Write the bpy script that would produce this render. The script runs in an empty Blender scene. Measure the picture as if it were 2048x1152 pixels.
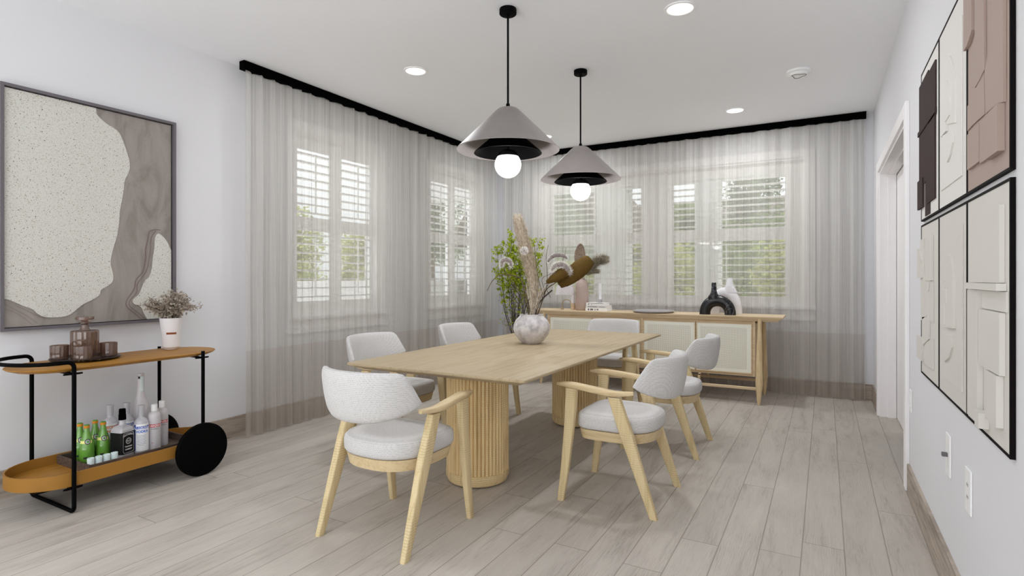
import bpy, bmesh, math, random
from mathutils import Vector, Matrix
random.seed(7)
sc = bpy.context.scene
col = sc.collection
PI = math.pi
sin, cos = math.sin, math.cos

# ------------------------------------------------------------------ camera
FPX, YAW, CAMH, HOR = 1117.5, math.atan(626 / 1117.5), 1.25, 556.5
cam = bpy.data.cameras.new('camera'); camo = bpy.data.objects.new('camera', cam); col.objects.link(camo)
cam.sensor_width = 36; cam.lens = FPX / 2048 * 36
cam.shift_y = -(576 - HOR) / 2048
cam.clip_start = 0.05; cam.clip_end = 200
camo.location = (0, 0, CAMH); camo.rotation_euler = (PI / 2, 0, YAW)
sc.camera = camo

def wall_pt(u, v, X):
    """point of the plane x = X seen at pixel (u, v) of the survey picture -> (y, z)"""
    a = (u - 1024) / FPX
    rx = -sin(YAW) + cos(YAW) * a; ry = cos(YAW) + sin(YAW) * a
    t = X / rx
    return (ry * t, CAMH + (HOR - v) / FPX * t)

# ------------------------------------------------------------------ materials
ILL = 0.72
def lin(c):
    c = c / 255.0
    return c / 12.92 if c <= 0.04045 else ((c + 0.055) / 1.055) ** 2.4
def C(r, g, b, k=ILL):
    return tuple(min(0.95, lin(x) / k) for x in (r, g, b)) + (1,)

class NT:
    def __init__(self, name):
        m = bpy.data.materials.new(name); m.use_nodes = True
        self.m = m; self.t = m.node_tree; self.t.nodes.clear()
        self.out = self.t.nodes.new('ShaderNodeOutputMaterial')
    def n(self, typ, ins=None, **props):
        nd = self.t.nodes.new(typ)
        for k, v in props.items(): setattr(nd, k, v)
        if ins:
            for k, v in ins.items():
                s = nd.inputs[k]
                if isinstance(v, bpy.types.NodeSocket): self.t.links.new(v, s)
                else: s.default_value = v
        return nd
    def math(self, op, a, b=0.0, c=None):
        ins = {0: a, 1: b}
        if c is not None: ins[2] = c
        return self.n('ShaderNodeMath', ins, operation=op).outputs[0]
    def pos(self):
        return self.n('ShaderNodeTexCoord').outputs['Object']
    def gen(self):
        return self.n('ShaderNodeNewGeometry').outputs['Position']
    def sep(self, v):
        return self.n('ShaderNodeSeparateXYZ', {0: v}).outputs
    def comb(self, x, y, z):
        return self.n('ShaderNodeCombineXYZ', {0: x, 1: y, 2: z}).outputs[0]
    def noise(self, vec, scale, detail=3, rough=0.5, dist=0.0):
        return self.n('ShaderNodeTexNoise', {'Vector': vec, 'Scale': scale, 'Detail': detail, 'Roughness': rough, 'Distortion': dist}).outputs['Fac']
    def mapping(self, vec, scale=(1, 1, 1), loc=(0, 0, 0), rot=(0, 0, 0)):
        return self.n('ShaderNodeMapping', {'Vector': vec, 'Scale': scale, 'Location': loc, 'Rotation': rot}).outputs[0]
    def ramp(self, fac, stops):
        r = self.n('ShaderNodeValToRGB', {'Fac': fac})
        e = r.color_ramp.elements
        while len(e) < len(stops): e.new(0.5)
        for el, (p, c) in zip(e, stops):
            el.position = p; el.color = c if isinstance(c, tuple) else (c, c, c, 1)
        return r.outputs['Color']
    def mixc(self, fac, a, b, blend='MIX'):
        nd = self.n('ShaderNodeMix', None, data_type='RGBA', blend_type=blend)
        for i, v in ((0, fac), (6, a), (7, b)):
            if isinstance(v, bpy.types.NodeSocket): self.t.links.new(v, nd.inputs[i])
            else: nd.inputs[i].default_value = v
        return nd.outputs[2]
    def bump(self, h, strength=0.3, dist=0.002):
        return self.n('ShaderNodeBump', {'Height': h, 'Strength': strength, 'Distance': dist}).outputs[0]
    def pbr(self, color, rough=0.6, metal=0.0, normal=None, spec=0.5, alpha=None):
        ins = {'Base Color': color, 'Roughness': rough, 'Metallic': metal, 'Specular IOR Level': spec}
        if normal is not None: ins['Normal'] = normal
        if alpha is not None: ins['Alpha'] = alpha
        p = self.n('ShaderNodeBsdfPrincipled', ins)
        return p.outputs[0]
    def done(self, sh):
        self.t.links.new(sh, self.out.inputs['Surface']); return self.m

M = {}
def plain(name, rgb, rough=0.6, metal=0.0, spec=0.3, var=0.04, vs=8.0):
    t = NT(name); c = C(*rgb)
    nz = t.noise(t.pos(), vs, 3)
    d = tuple(x * (1 - var) for x in c[:3]) + (1,)
    e = tuple(min(0.95, x * (1 + var)) for x in c[:3]) + (1,)
    colr = t.mixc(nz, d, e)
    M[name] = t.done(t.pbr(colr, rough, metal, None, spec)); return M[name]

def emis(name, rgb, s):
    t = NT(name)
    M[name] = t.done(t.n('ShaderNodeEmission', {'Color': rgb + (1,), 'Strength': s}).outputs[0])

plain('wall_paint', (197, 197, 200), 0.75, spec=0.2, var=0.01, vs=3)
plain('ceiling_paint', (211, 212, 221), 0.8, spec=0.2, var=0.01, vs=3)
plain('white_trim', (214, 212, 213), 0.45, var=0.01)
plain('white_plastic', (218, 215, 217), 0.4, var=0.01)
plain('shutter_white', (212, 211, 210), 0.45, var=0.01)
plain('black_metal', (3, 3, 4), 0.6, spec=0.06, var=0.1)
plain('matte_black', (2, 2, 2), 0.8, spec=0.02, var=0.1)
plain('rubber_black', (3, 3, 3), 0.7, spec=0.06)
plain('dark_gap', (30, 28, 28), 0.8)
plain('frame_grey', (92, 88, 92), 0.5, var=0.03)
plain('frame_black', (16, 12, 13), 0.6, spec=0.05, var=0.05)
plain('art_white', (200, 198, 195), 0.7, var=0.01)
plain('art_grey', (188, 185, 180), 0.7, var=0.015)
plain('art_taupe', (150, 134, 126), 0.7, var=0.02)
plain('art_brown', (60, 50, 50), 0.75, spec=0.05, var=0.04)
plain('art_line', (108, 92, 90), 0.7)
plain('white_ceramic', (207, 205, 207), 0.45, var=0.01)
plain('rust_label', (120, 66, 30), 0.6)
plain('pink_ceramic', (160, 142, 134), 0.6, var=0.03)
plain('brass', (150, 130, 100), 0.4, 0.4)
plain('grey_stone', (146, 142, 142), 0.6, var=0.06)
plain('book_white', (214, 213, 212), 0.6, var=0.01)
plain('book_grey', (196, 194, 194), 0.6, var=0.01)
plain('ink', (60, 58, 58), 0.7)
plain('orange_cap', (198, 126, 42), 0.45)
plain('green_cap', (70, 140, 52), 0.45)
plain('label_yellow', (226, 222, 132), 0.5)
plain('label_white', (226, 228, 226), 0.5, var=0.01)
plain('label_dark', (44, 50, 44), 0.5)
plain('label_black', (10, 10, 10), 0.5)
plain('label_navy', (70, 74, 130), 0.5)
plain('print_blue', (40, 92, 190), 0.5)
plain('print_orange', (226, 112, 52), 0.5)
plain('print_red', (176, 36, 44), 0.5)
plain('shot_glass', (202, 220, 232), 0.3, var=0.02)
plain('twig', (86, 74, 58), 0.8, var=0.2, vs=40)
plain('dark_twig', (56, 46, 44), 0.8, var=0.2, vs=40)
plain('dry_stem', (126, 112, 86), 0.8, var=0.15, vs=40)
plain('fence_paint', (167, 164, 163), 0.8, var=0.03)
plain('porch_paint', (168, 166, 164), 0.7)
plain('house_tan', (100, 84, 65), 0.9)
plain('house_sage', (100, 106, 92), 0.9)
plain('roof_tile', (79, 71, 64), 0.9)
plain('pale_bounce_ground', (214, 211, 207), 0.95, var=0.06, vs=3)  # pale concrete ground, brightened to bounce sky light up to the ceiling
plain('bark', (96, 84, 70), 0.9, var=0.2, vs=20)
plain('bulb_metal', (24, 24, 25), 0.35)
plain('candle_wax', (208, 208, 212), 0.5)
emis('lamp_glow', (1.0, 0.99, 0.97), 2.6)
emis('downlight_glow', (1.0, 0.99, 0.98), 2.4)

# oak with grain along one axis
def wood(name, base, dark, axis='y', scale=1.0, ring=0.0, rough=0.5, streak=0.5):
    t = NT(name); p = t.pos()
    s = {'x': (1.2, 22, 22), 'y': (22, 1.2, 22), 'z': (22, 22, 1.2)}[axis]
    s = tuple(q * scale for q in s)
    m = t.mapping(p, s)
    n1 = t.noise(m, 1.6, 5, 0.6, 0.6)
    n2 = t.noise(t.mapping(p, tuple(q * 4 for q in s)), 1.5, 2)
    f = t.math('ADD', t.math('MULTIPLY', n1, 0.75), t.math('MULTIPLY', n2, 0.25))
    c = t.ramp(f, [(0.38, C(*dark)), (0.38 + streak * 0.3, C(*base))])
    h = n1
    if ring > 0:
        w = t.n('ShaderNodeTexWave', {'Vector': p, 'Scale': 26.0, 'Distortion': 2.6, 'Detail': 2.0, 'Detail Scale': 2.0}, bands_direction='Z').outputs['Fac']
        msk = t.ramp(t.noise(t.mapping(p, (3, 3, 5)), 1.0, 2), [(0.40, 0.0), (0.62, 1.0)])
        k = t.math('MULTIPLY', t.math('MULTIPLY', msk, ring), t.ramp(w, [(0.5, 0.0), (0.85, 1.0)]))
        c = t.mixc(k, c, C(*[x * 0.74 for x in dark]))
    M[name] = t.done(t.pbr(c, rough, 0, t.bump(h, 0.08, 0.001), 0.3)); return M[name]
wood('oak_table', (158, 142, 116), (145, 128, 99), 'y', 1.0, 0, 0.45)
wood('oak_pedestal', (208, 186, 142), (188, 164, 120), 'z', 1.0, 0.35)
wood('oak_chair', (193, 175, 137), (179, 160, 120), 'z', 1.0, 0.30)
wood('oak_arm', (190, 171, 136), (177, 156, 119), 'y', 1.0, 0)
wood('oak_sideboard', (193, 173, 142), (177, 153, 121), 'x', 1.0, 0)
wood('oak_sideboard_leg', (194, 174, 138), (176, 150, 112), 'z', 1.4, 0.3)
wood('walnut_crate', (84, 70, 62), (56, 46, 42), 'y', 1.5, 0, 0.7)
wood('amber_wood', (150, 106, 40), (128, 88, 30), 'y', 1.2, 0, 0.45)
plain('amber_lip', (139, 98, 40), 0.5, var=0.03)

# floor
def floor_mat():
    t = NT('floor_planks'); x, y, z = t.sep(t.gen())[:3]
    W, L = 0.17, 2.3
    u = t.math('DIVIDE', t.math('SUBTRACT', x, 0.077 - W * 40), W)
    i = t.math('FLOOR', u); fu = t.math('FRACT', u)
    r1 = t.n('ShaderNodeTexWhiteNoise', {'W': i}, noise_dimensions='1D').outputs['Value']
    v = t.math('ADD', t.math('DIVIDE', y, L), t.math('MULTIPLY', r1, 7.31))
    j = t.math('FLOOR', v); fv = t.math('FRACT', v)
    r2 = t.n('ShaderNodeTexWhiteNoise', {'Vector': t.comb(i, j, 0.0)}, noise_dimensions='2D').outputs['Value']
    vec = t.comb(t.math('ADD', x, t.math('MULTIPLY', r2, 9.0)), t.math('ADD', y, t.math('MULTIPLY', r2, 31.0)), 0.0)
    big = t.noise(t.mapping(vec, (9, 1.3, 1)), 1.0, 4, 0.6, 1.2)
    grain = t.noise(t.mapping(vec, (75, 5, 1)), 1.0, 4, 0.65, 1.5)
    cl = t.noise(t.mapping(vec, (3.5, 2.0, 1)), 1.0, 2)
    f = t.math('ADD', t.math('MULTIPLY', big, 0.55), t.math('MULTIPLY', grain, 0.45))
    c = t.ramp(f, [(0.36, C(131, 125, 117)), (0.47, C(158, 152, 144)), (0.68, C(172, 166, 158))])
    rings = t.n('ShaderNodeTexWave', {'Vector': t.mapping(vec, (14, 1.7, 1)), 'Scale': 2.2, 'Distortion': 9.0, 'Detail': 3.0, 'Detail Scale': 1.6}, bands_direction='X').outputs['Fac']
    rk = t.math('MULTIPLY', t.ramp(rings, [(0.0, 1.0), (0.28, 0.0)]), t.ramp(cl, [(0.50, 0.0), (0.66, 0.55)]))
    c = t.mixc(rk, c, C(128, 116, 105))
    c = t.mixc(0.35, c, t.ramp(r2, [(0.0, C(151, 144, 136)), (1.0, C(170, 163, 155))]))
    ex = t.math('MINIMUM', fu, t.math('SUBTRACT', 1.0, fu))
    ey = t.math('MULTIPLY', t.math('MINIMUM', fv, t.math('SUBTRACT', 1.0, fv)), L / W)
    e = t.math('MINIMUM', ex, ey)
    gap = t.ramp(e, [(0.006, 1.0), (0.018, 0.0)])
    c = t.mixc(t.math('MULTIPLY', gap, 0.7), c, C(104, 94, 84))
    M['floor'] = t.done(t.pbr(c, 0.55, 0, t.bump(t.math('SUBTRACT', grain, gap), 0.12, 0.002), 0.25))
floor_mat()
def base_mat():
    t = NT('baseboard_wood'); p = t.gen()
    n = t.noise(t.mapping(p, (3, 3, 40)), 1.0, 5, 0.6, 1.0)
    c = t.ramp(n, [(0.35, C(122, 111, 101)), (0.6, C(158, 147, 135))])
    M['baseboard'] = t.done(t.pbr(c, 0.6))
base_mat()
# woven white upholstery
def fabric():
    t = NT('woven_upholstery'); x, y, z = t.sep(t.pos())[:3]
    k = 2 * PI / 0.0095
    def s(q, kk=k): return t.math('SINE', t.math('MULTIPLY', q, kk))
    zz = t.math('SINE', t.math('MULTIPLY', z, 2 * PI / 0.0085))
    w = t.math('MAXIMUM', t.math('MULTIPLY', s(t.math('ADD', x, t.math('MULTIPLY', z, 0.6))), s(t.math('SUBTRACT', y, t.math('MULTIPLY', z, 0.0)))), t.math('MULTIPLY', zz, 0.9))
    n = t.noise(t.pos(), 130, 2)
    f = t.math('ADD', t.math('MULTIPLY', w, 0.4), n)
    c = t.ramp(f, [(0.1, C(162, 160, 158)), (0.8, C(187, 185, 184))])
    M['fabric'] = t.done(t.pbr(c, 0.95, 0, t.bump(f, 0.45, 0.002), 0.1))
fabric()
def cane():
    t = NT('cane_webbing'); x, y, z = t.sep(t.pos())[:3]
    k = 1 / 0.0113
    a = t.math('ABSOLUTE', t.math('SUBTRACT', t.math('FRACT', t.math('MULTIPLY', x, k)), 0.5))
    b = t.math('ABSOLUTE', t.math('SUBTRACT', t.math('FRACT', t.math('MULTIPLY', z, k)), 0.5))
    h = t.math('MAXIMUM', a, b)
    hole = t.ramp(h, [(0.17, 1.0), (0.27, 0.0)])
    gx, gy, gz = t.sep(t.n('ShaderNodeTexCoord').outputs['Generated'])[:3]
    ax = t.math('ABSOLUTE', t.math('SUBTRACT', gx, 0.5)); az = t.math('ABSOLUTE', t.math('SUBTRACT', gz, 0.5))
    hole = t.math('MULTIPLY', hole, t.math('LESS_THAN', t.math('MAXIMUM', ax, az), 0.43))
    c = t.mixc(hole, C(232, 222, 204), C(150, 132, 106))
    M['cane'] = t.done(t.pbr(c, 0.7, 0, t.bump(t.math('SUBTRACT', 1.0, hole), 0.5, 0.002), 0.2))
cane()
# sheer curtain fabric, threads run down the cloth, fold shading painted in streaks
def sheer(name, rgb, fold_shade, op):
    t = NT(name); p = t.pos(); g = t.gen()
    st = t.noise(t.mapping(g, (17, 17, 0.04)), 1.0, 4, 0.65)
    fine = t.noise(t.mapping(g, (240, 240, 1.5)), 1.0, 2)
    c = t.ramp(t.math('ADD', t.math('MULTIPLY', st, 0.8), t.math('MULTIPLY', fine, 0.2)), [(0.35, C(*fold_shade)), (0.65, C(*rgb))])
    d = t.n('ShaderNodeBsdfDiffuse', {'Color': c}).outputs[0]
    tr = t.n('ShaderNodeBsdfTranslucent', {'Color': c}).outputs[0]
    cloth = t.n('ShaderNodeMixShader', {0: 0.42, 1: d, 2: tr}).outputs[0]
    tp = t.n('ShaderNodeBsdfTransparent').outputs[0]
    fac = t.math('ADD', op, t.math('MULTIPLY', t.math('SUBTRACT', fine, 0.5), 0.10))
    M[name] = t.done(t.n('ShaderNodeMixShader', {0: fac, 1: tp, 2: cloth}).outputs[0])
sheer('sheer_white', (200, 198, 193), (164, 161, 155), 0.55)
sheer('sheer_taupe', (184, 177, 169), (156, 149, 141), 0.60)
def terrazzo():
    t = NT('terrazzo'); p = t.pos()
    base = C(184, 183, 178)
    c = base
    for sc_, thr, colr in ((60, 0.29, (128, 118, 98)), (110, 0.36, (148, 140, 124)), (33, 0.15, (70, 62, 58)), (150, 0.38, (162, 155, 140))):
        v = t.n('ShaderNodeTexVoronoi', {'Vector': t.mapping(p, (1, 1, 1), (sc_, 0, sc_)), 'Scale': float(sc_), 'Randomness': 1.0})
        r = t.sep(v.outputs['Color'])[0]
        lim = t.math('MULTIPLY', r, thr)
        m = t.math('LESS_THAN', v.outputs['Distance'], lim)
        c = t.mixc(m, c, C(*colr))
    M['terrazzo'] = t.done(t.pbr(c, 0.6))
terrazzo()
def resin():
    t = NT('poured_grey'); p = t.pos()
    w = t.noise(t.mapping(p, (1, 5.0, 1.6)), 1.4, 4, 0.55, 1.6)
    n = t.noise(p, 160, 2)
    c = t.ramp(t.math('ADD', t.math('MULTIPLY', w, 0.85), t.math('MULTIPLY', n, 0.15)), [(0.35, C(113, 107, 102)), (0.5, C(129, 122, 117)), (0.65, C(136, 129, 124))])
    M['resin'] = t.done(t.pbr(c, 0.65))
resin()
def shade_mat():
    t = NT('shade_grey'); p = t.pos()
    n = t.noise(p, 3.2, 3, 0.5, 0.4)
    c = t.ramp(n, [(0.3, C(114, 108, 106)), (0.7, C(127, 121, 119))])
    M['shade'] = t.done(t.pbr(c, 0.5, 0, None, 0.35))
shade_mat()
def clearish(name, rgb, op, tint=(1, 1, 1), gl=0.12, rough=0.08):
    t = NT(name)
    tp = t.n('ShaderNodeBsdfTransparent', {'Color': tint + (1,)}).outputs[0]
    p = t.pbr(C(*rgb), rough + 0.2, 0, None, 0.6)
    a = t.n('ShaderNodeMixShader', {0: op, 1: tp, 2: p}).outputs[0]
    g = t.n('ShaderNodeBsdfGlossy', {'Roughness': rough}).outputs[0]
    fr = t.math('ADD', t.math('MULTIPLY', t.math('POWER', t.n('ShaderNodeLayerWeight', {'Blend': 0.5}).outputs['Facing'], 5.0), 0.8), 0.03 + gl * 0.2)
    M[name] = t.done(t.n('ShaderNodeMixShader', {0: fr, 1: a, 2: g}).outputs[0])
clearish('pane_glass', (255, 255, 255), 0.0, (0.98, 0.99, 0.98), 0.0, 0.02)
clearish('vodka_glass', (200, 200, 206), 0.62, (0.92, 0.93, 0.95))
clearish('frosted_glass', (206, 202, 204), 0.75, (0.95, 0.95, 0.95), 0.1, 0.3)
clearish('brown_glass', (136, 108, 92), 0.28, (0.56, 0.44, 0.38), 0.3)
clearish('green_glass', (98, 152, 54), 0.90, (0.4, 0.8, 0.2), 0.2)
clearish('bottle_grey', (190, 188, 192), 0.7, (0.85, 0.85, 0.88))
def marble_black():
    t = NT('black_marble'); p = t.pos()
    n = t.noise(t.mapping(p, (1, 1, 1)), 9.0, 3, 0.5, 2.5)
    a = t.math('ABSOLUTE', t.math('SUBTRACT', n, 0.5))
    m = t.math('MULTIPLY', t.ramp(a, [(0.0, 1.0), (0.018, 0.0)]), t.ramp(t.noise(p, 8, 2), [(0.5, 0.0), (0.62, 1.0)]))
    c = t.mixc(m, C(8, 8, 11), C(150, 146, 152))
    M['black_marble'] = t.done(t.pbr(c, 0.28, 0, None, 0.5))
marble_black()
def crackle():
    t = NT('weathered_ceramic'); p = t.pos()
    n = t.noise(p, 14, 5, 0.65)
    n2 = t.noise(t.mapping(p, (1, 1, 1), (3, 2, 1)), 24, 4, 0.7, 1.0)
    c = t.ramp(n, [(0.36, C(146, 142, 142)), (0.5, C(174, 170, 170)), (0.62, C(190, 187, 187))])
    c = t.mixc(t.math('MULTIPLY', t.ramp(n2, [(0.58, 0.0), (0.68, 1.0)]), 0.6), c, C(134, 122, 114))
    M['crackle'] = t.done(t.pbr(c, 0.6, 0, t.bump(n2, 0.3, 0.003)))
crackle()
def leafy(name, a, b, s=6.0, trans=0.3):
    t = NT(name); p = t.pos()
    n = t.noise(p, s, 3, 0.7)
    c = t.ramp(n, [(0.35, C(*a)), (0.65, C(*b))])
    d = t.n('ShaderNodeBsdfDiffuse', {'Color': c}).outputs[0]
    tr = t.n('ShaderNodeBsdfTranslucent', {'Color': c}).outputs[0]
    M[name] = t.done(t.n('ShaderNodeMixShader', {0: trans, 1: d, 2: tr}).outputs[0])
leafy('leaf_lime', (116, 130, 26), (160, 172, 52), 20)
leafy('leaf_dark', (54, 75, 47), (101, 117, 80), 3)
leafy('leaf_mid', (75, 95, 50), (125, 138, 85), 3)
leafy('leaf_yellow', (117, 125, 61), (165, 165, 105), 3)
leafy('dried_leaf', (138, 128, 116), (178, 168, 156), 40)
leafy('pampas', (160, 148, 132), (210, 200, 184), 60, 0.25)
leafy('plume_grey', (132, 124, 108), (170, 162, 146), 60)
leafy('palm_brown', (122, 106, 94), (176, 162, 148), 90)
leafy('fuzz_white', (200, 194, 188), (224, 220, 216), 30)
leafy('fuzz_core', (120, 110, 108), (150, 140, 138), 60)
def banksia():
    t = NT('banksia_cone'); p = t.pos()
    v = t.n('ShaderNodeTexVoronoi', {'Vector': p, 'Scale': 260.0}).outputs['Distance']
    c = t.ramp(v, [(0.1, C(112, 88, 44)), (0.6, C(82, 63, 30))])
    M['banksia'] = t.done(t.pbr(c, 0.9, 0, t.bump(v, 0.8, 0.006), 0.1))
banksia()

# ------------------------------------------------------------------ mesh helpers
class MB:
    def __init__(self): self.bm = bmesh.new()
    def face(self, vs):
        try: return self.bm.faces.new(vs)
        except ValueError: return None
    def box(self, x0, x1, y0, y1, z0, z1, bev=0.0, seg=2):
        b = self.bm
        v = [b.verts.new(p) for p in ((x0, y0, z0), (x1, y0, z0), (x1, y1, z0), (x0, y1, z0), (x0, y0, z1), (x1, y0, z1), (x1, y1, z1), (x0, y1, z1))]
        fs = [b.faces.new([v[i] for i in q]) for q in ((0, 3, 2, 1), (4, 5, 6, 7), (0, 1, 5, 4), (1, 2, 6, 5), (2, 3, 7, 6), (3, 0, 4, 7))]
        if bev > 0:
            es = list({e for f in fs for e in f.edges})
            bmesh.ops.bevel(b, geom=es, offset=bev, segments=seg, affect='EDGES', profile=0.5)
        return self
    def rings(self, rings, close=True, cap0=True, cap1=True):
        vr = [[self.bm.verts.new(p) for p in r] for r in rings]
        n = len(vr[0])
        for a, b in zip(vr[:-1], vr[1:]):
            for i in range(n if close else n - 1):
                k = (i + 1) % n
                self.face((a[i], a[k], b[k], b[i]))
        if cap0: self.face(list(reversed(vr[0])))
        if cap1: self.face(vr[-1])
        return self
    def lathe(self, prof, n=32, c=(0, 0, 0), cap0=True, cap1=True, mat=None):
        rs = []
        for r, z in prof:
            ring = [Vector((c[0] + r * cos(2 * PI * i / n), c[1] + r * sin(2 * PI * i / n), c[2] + z)) for i in range(n)]
            if mat is not None: ring = [mat @ p for p in ring]
            rs.append(ring)
        return self.rings(rs, True, cap0, cap1)
    def tube(self, pts, rad, n=10, cap=True, sec=None):
        """sweep; rad number or list; sec optional list of (a,b) half sizes for a rounded box section"""
        P = [Vector(p) for p in pts]; m = len(P)
        T = [(P[min(i + 1, m - 1)] - P[max(i - 1, 0)]).normalized() for i in range(m)]
        up = Vector((0, 0, 1)) if abs(T[0].z) < 0.9 else Vector((0, 1, 0))
        U = T[0].cross(up).normalized(); rs = []
        for i in range(m):
            U = (U - T[i] * U.dot(T[i])).normalized(); Vv = T[i].cross(U)
            ring = []
            for k in range(n):
                a = 2 * PI * k / n
                if sec:
                    ca, sa = cos(a), sin(a); e = 0.45
                    x = sec[i][0] * math.copysign(abs(ca) ** e, ca); y = sec[i][1] * math.copysign(abs(sa) ** e, sa)
                else:
                    r = rad[i] if isinstance(rad, (list, tuple)) else rad
                    x, y = r * cos(a), r * sin(a)
                ring.append(P[i] + U * x + Vv * y)
            rs.append(ring)
        return self.rings(rs, True, cap, cap)
    def prism(self, poly, f, d0, d1):
        """poly 2D points, f(p, d) -> 3D"""
        a = [self.bm.verts.new(f(p, d0)) for p in poly]; b = [self.bm.verts.new(f(p, d1)) for p in poly]
        n = len(poly)
        fa = self.face(a); fb = self.face(list(reversed(b)))
        for i in range(n): self.face((a[i], b[i], b[(i + 1) % n], a[(i + 1) % n]))
        return self
    def quad(self, a, b, c, d): self.face([self.bm.verts.new(p) for p in (a, b, c, d)]); return self
    def ball(self, c, r, sx=1, sy=1, sz=1, u=20, v=12, rot=None):
        m = Matrix.Translation(c) @ (rot if rot is not None else Matrix.Identity(4)) @ Matrix.Diagonal((r * sx, r * sy, r * sz, 1))
        bmesh.ops.create_uvsphere(self.bm, u_segments=u, v_segments=v, radius=1.0, matrix=m); return self
    def build(self, name, m, parent=None, smooth=False, loc=None, sharp=None):
        bmesh.ops.recalc_face_normals(self.bm, faces=self.bm.faces)
        me = bpy.data.meshes.new(name); self.bm.to_mesh(me); self.bm.free()
        me.materials.append(M[m] if isinstance(m, str) else m)
        o = bpy.data.objects.new(name, me); col.objects.link(o)
        if smooth:
            for p in me.polygons: p.use_smooth = True
            try: me.set_sharp_from_angle(angle=math.radians(sharp if sharp else 40))
            except Exception: pass
        if loc is not None: o.location = loc
        if parent is not None: o.parent = parent
        return o

def empty(name, loc=(0, 0, 0), rz=0.0):
    o = bpy.data.objects.new(name, None); col.objects.link(o); o.empty_display_size = 0.1
    o.location = loc; o.rotation_euler = (0, 0, rz); return o
def tag(o, label=None, cat=None, group=None, kind=None):
    if label: o['label'] = label
    if cat: o['category'] = cat
    if group: o['group'] = group
    if kind: o['kind'] = kind
    return o
def thing(name, label, cat, loc=(0, 0, 0), rz=0.0, group=None):
    return tag(empty(name, loc, rz), label, cat, group)
def struct(o): o['kind'] = 'structure'; return o
def copy_tree(o, parent=None):
    kids = [k for k in bpy.data.objects if k.parent is o]
    c = o.copy(); col.objects.link(c); c.parent = parent
    for k in kids: copy_tree(k, c)
    return c
def lerp(a, b, t): return a + (b - a) * t
def curve_pts(P, n=8):
    """catmull-rom"""
    P = [Vector(p) for p in P]; Q = [P[0] * 2 - P[1]] + P + [P[-1] * 2 - P[-2]]; out = []
    for i in range(1, len(Q) - 2):
        a, b, c, d = Q[i - 1:i + 3]
        for k in range(n):
            t = k / n
            out.append(0.5 * ((2 * b) + (c - a) * t + (2 * a - 5 * b + 4 * c - d) * t * t + (3 * b - a - 3 * c + d) * t ** 3))
    out.append(P[-1]); return out

# ------------------------------------------------------------------ room shell
XL, XR, YB, H = -4.07, 0.434, 6.80, 2.94
Y0 = -1.2          # no wall behind the camera, left open so sky light floods in
WT = 0.14
YL0, YR0 = -0.9, -0.9
struct(MB().box(XL - 0.3, 2.6, Y0, YB + 0.3, -0.12, 0).build('floor', 'floor'))
struct(MB().box(XL - 0.3, 2.6, Y0, YB + 0.3, H, H + 0.12).build('ceiling', 'ceiling_paint'))
W1 = (3.36, 4.40); W2 = (5.28, 6.32); WZ = (0.91, 2.56)
b = MB()
b.box(XL - WT, XL, YL0, W1[0], 0, H); b.box(XL - WT, XL, W1[1], W2[0], 0, H); b.box(XL - WT, XL, W2[1], YB + WT, 0, H)
for w in (W1, W2):
    b.box(XL - WT, XL, w[0], w[1], 0, WZ[0]); b.box(XL - WT, XL, w[0], w[1], WZ[1], H)
struct(b.build('wall_left', 'wall_paint'))
WB = (-3.38, -0.18)
b = MB()
b.box(XL, WB[0], YB, YB + WT, 0, H); b.box(WB[1], 2.6, YB, YB + WT, 0, H)
b.box(WB[0], WB[1], YB, YB + WT, 0, 0.94); b.box(WB[0], WB[1], YB, YB + WT, WZ[1], H)
struct(b.build('wall_back', 'wall_paint'))
DY0, DY1, DZ = 4.09, 6.05, 2.21
b = MB()
b.box(XR, XR + 0.3, YR0, DY0, 0, H); b.box(XR, XR + 0.3, DY1, YB, 0, H); b.box(XR, XR + 0.3, DY0, DY1, DZ, H)
struct(b.build('wall_right', 'wall_paint'))
struct(MB().box(2.3, 2.45, 2.0, YB, 0, H).box(XR + 0.3, 2.3, 2.0, 2.15, 0, H).build('wall_hall_blocker', 'wall_paint'))  # unseen hall walls, added to keep sky light out of the doorway

# baseboards
BH = 0.16
struct(MB().box(XL, XL + 0.014, YL0, YB, 0, BH).build('baseboard_left', 'baseboard'))
struct(MB().box(XL + 0.014, XR, YB - 0.014, YB, 0, BH).build('baseboard_back', 'baseboard'))
struct(MB().box(XR - 0.014, XR, YR0, 4.0, 0, BH).box(XR - 0.014, XR, 6.14, YB - 0.014, 0, BH).build('baseboard_right', 'baseboard'))
# doorway casing on the right wall
d = struct(empty('door_1', (XR, DY0, 0)))
def rel(o, root): o.location = -root.location; return o
b = MB()
b.box(XR - 0.022, XR, DY0 - 0.09, DY0, 0, DZ + 0.085, 0.004); b.box(XR - 0.022, XR, DY1, DY1 + 0.085, 0, DZ + 0.085, 0.004)
b.box(XR - 0.022, XR, DY0, DY1, DZ, DZ + 0.085, 0.004)
rel(b.build('casing', 'white_trim', d), d)
b = MB()
b.box(XR - 0.004, XR + 0.31, DY0, DY0 + 0.018, 0, DZ); b.box(XR - 0.004, XR + 0.31, DY1 - 0.018, DY1, 0, DZ)
b.box(XR - 0.004, XR + 0.31, DY0 + 0.018, DY1 - 0.018, DZ - 0.018, DZ)
b.box(XR + 0.06, XR + 0.12, DY1 - 0.034, DY1 - 0.018, 0, DZ - 0.018); b.box(XR + 0.06, XR + 0.12, DY0 + 0.018, DY0 + 0.034, 0, DZ - 0.018)
b.box(XR + 0.06, XR + 0.12, DY0 + 0.034, DY1 - 0.034, DZ - 0.034, DZ - 0.018)
rel(b.build('jamb', 'white_trim', d), d)
b = MB(); b.box(XR + 0.125, XR + 0.165, DY1 - 0.62, DY1 - 0.02, 0.005, DZ - 0.04, 0.004)
rel(b.build('door_leaf', 'white_trim', d), d)

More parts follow.
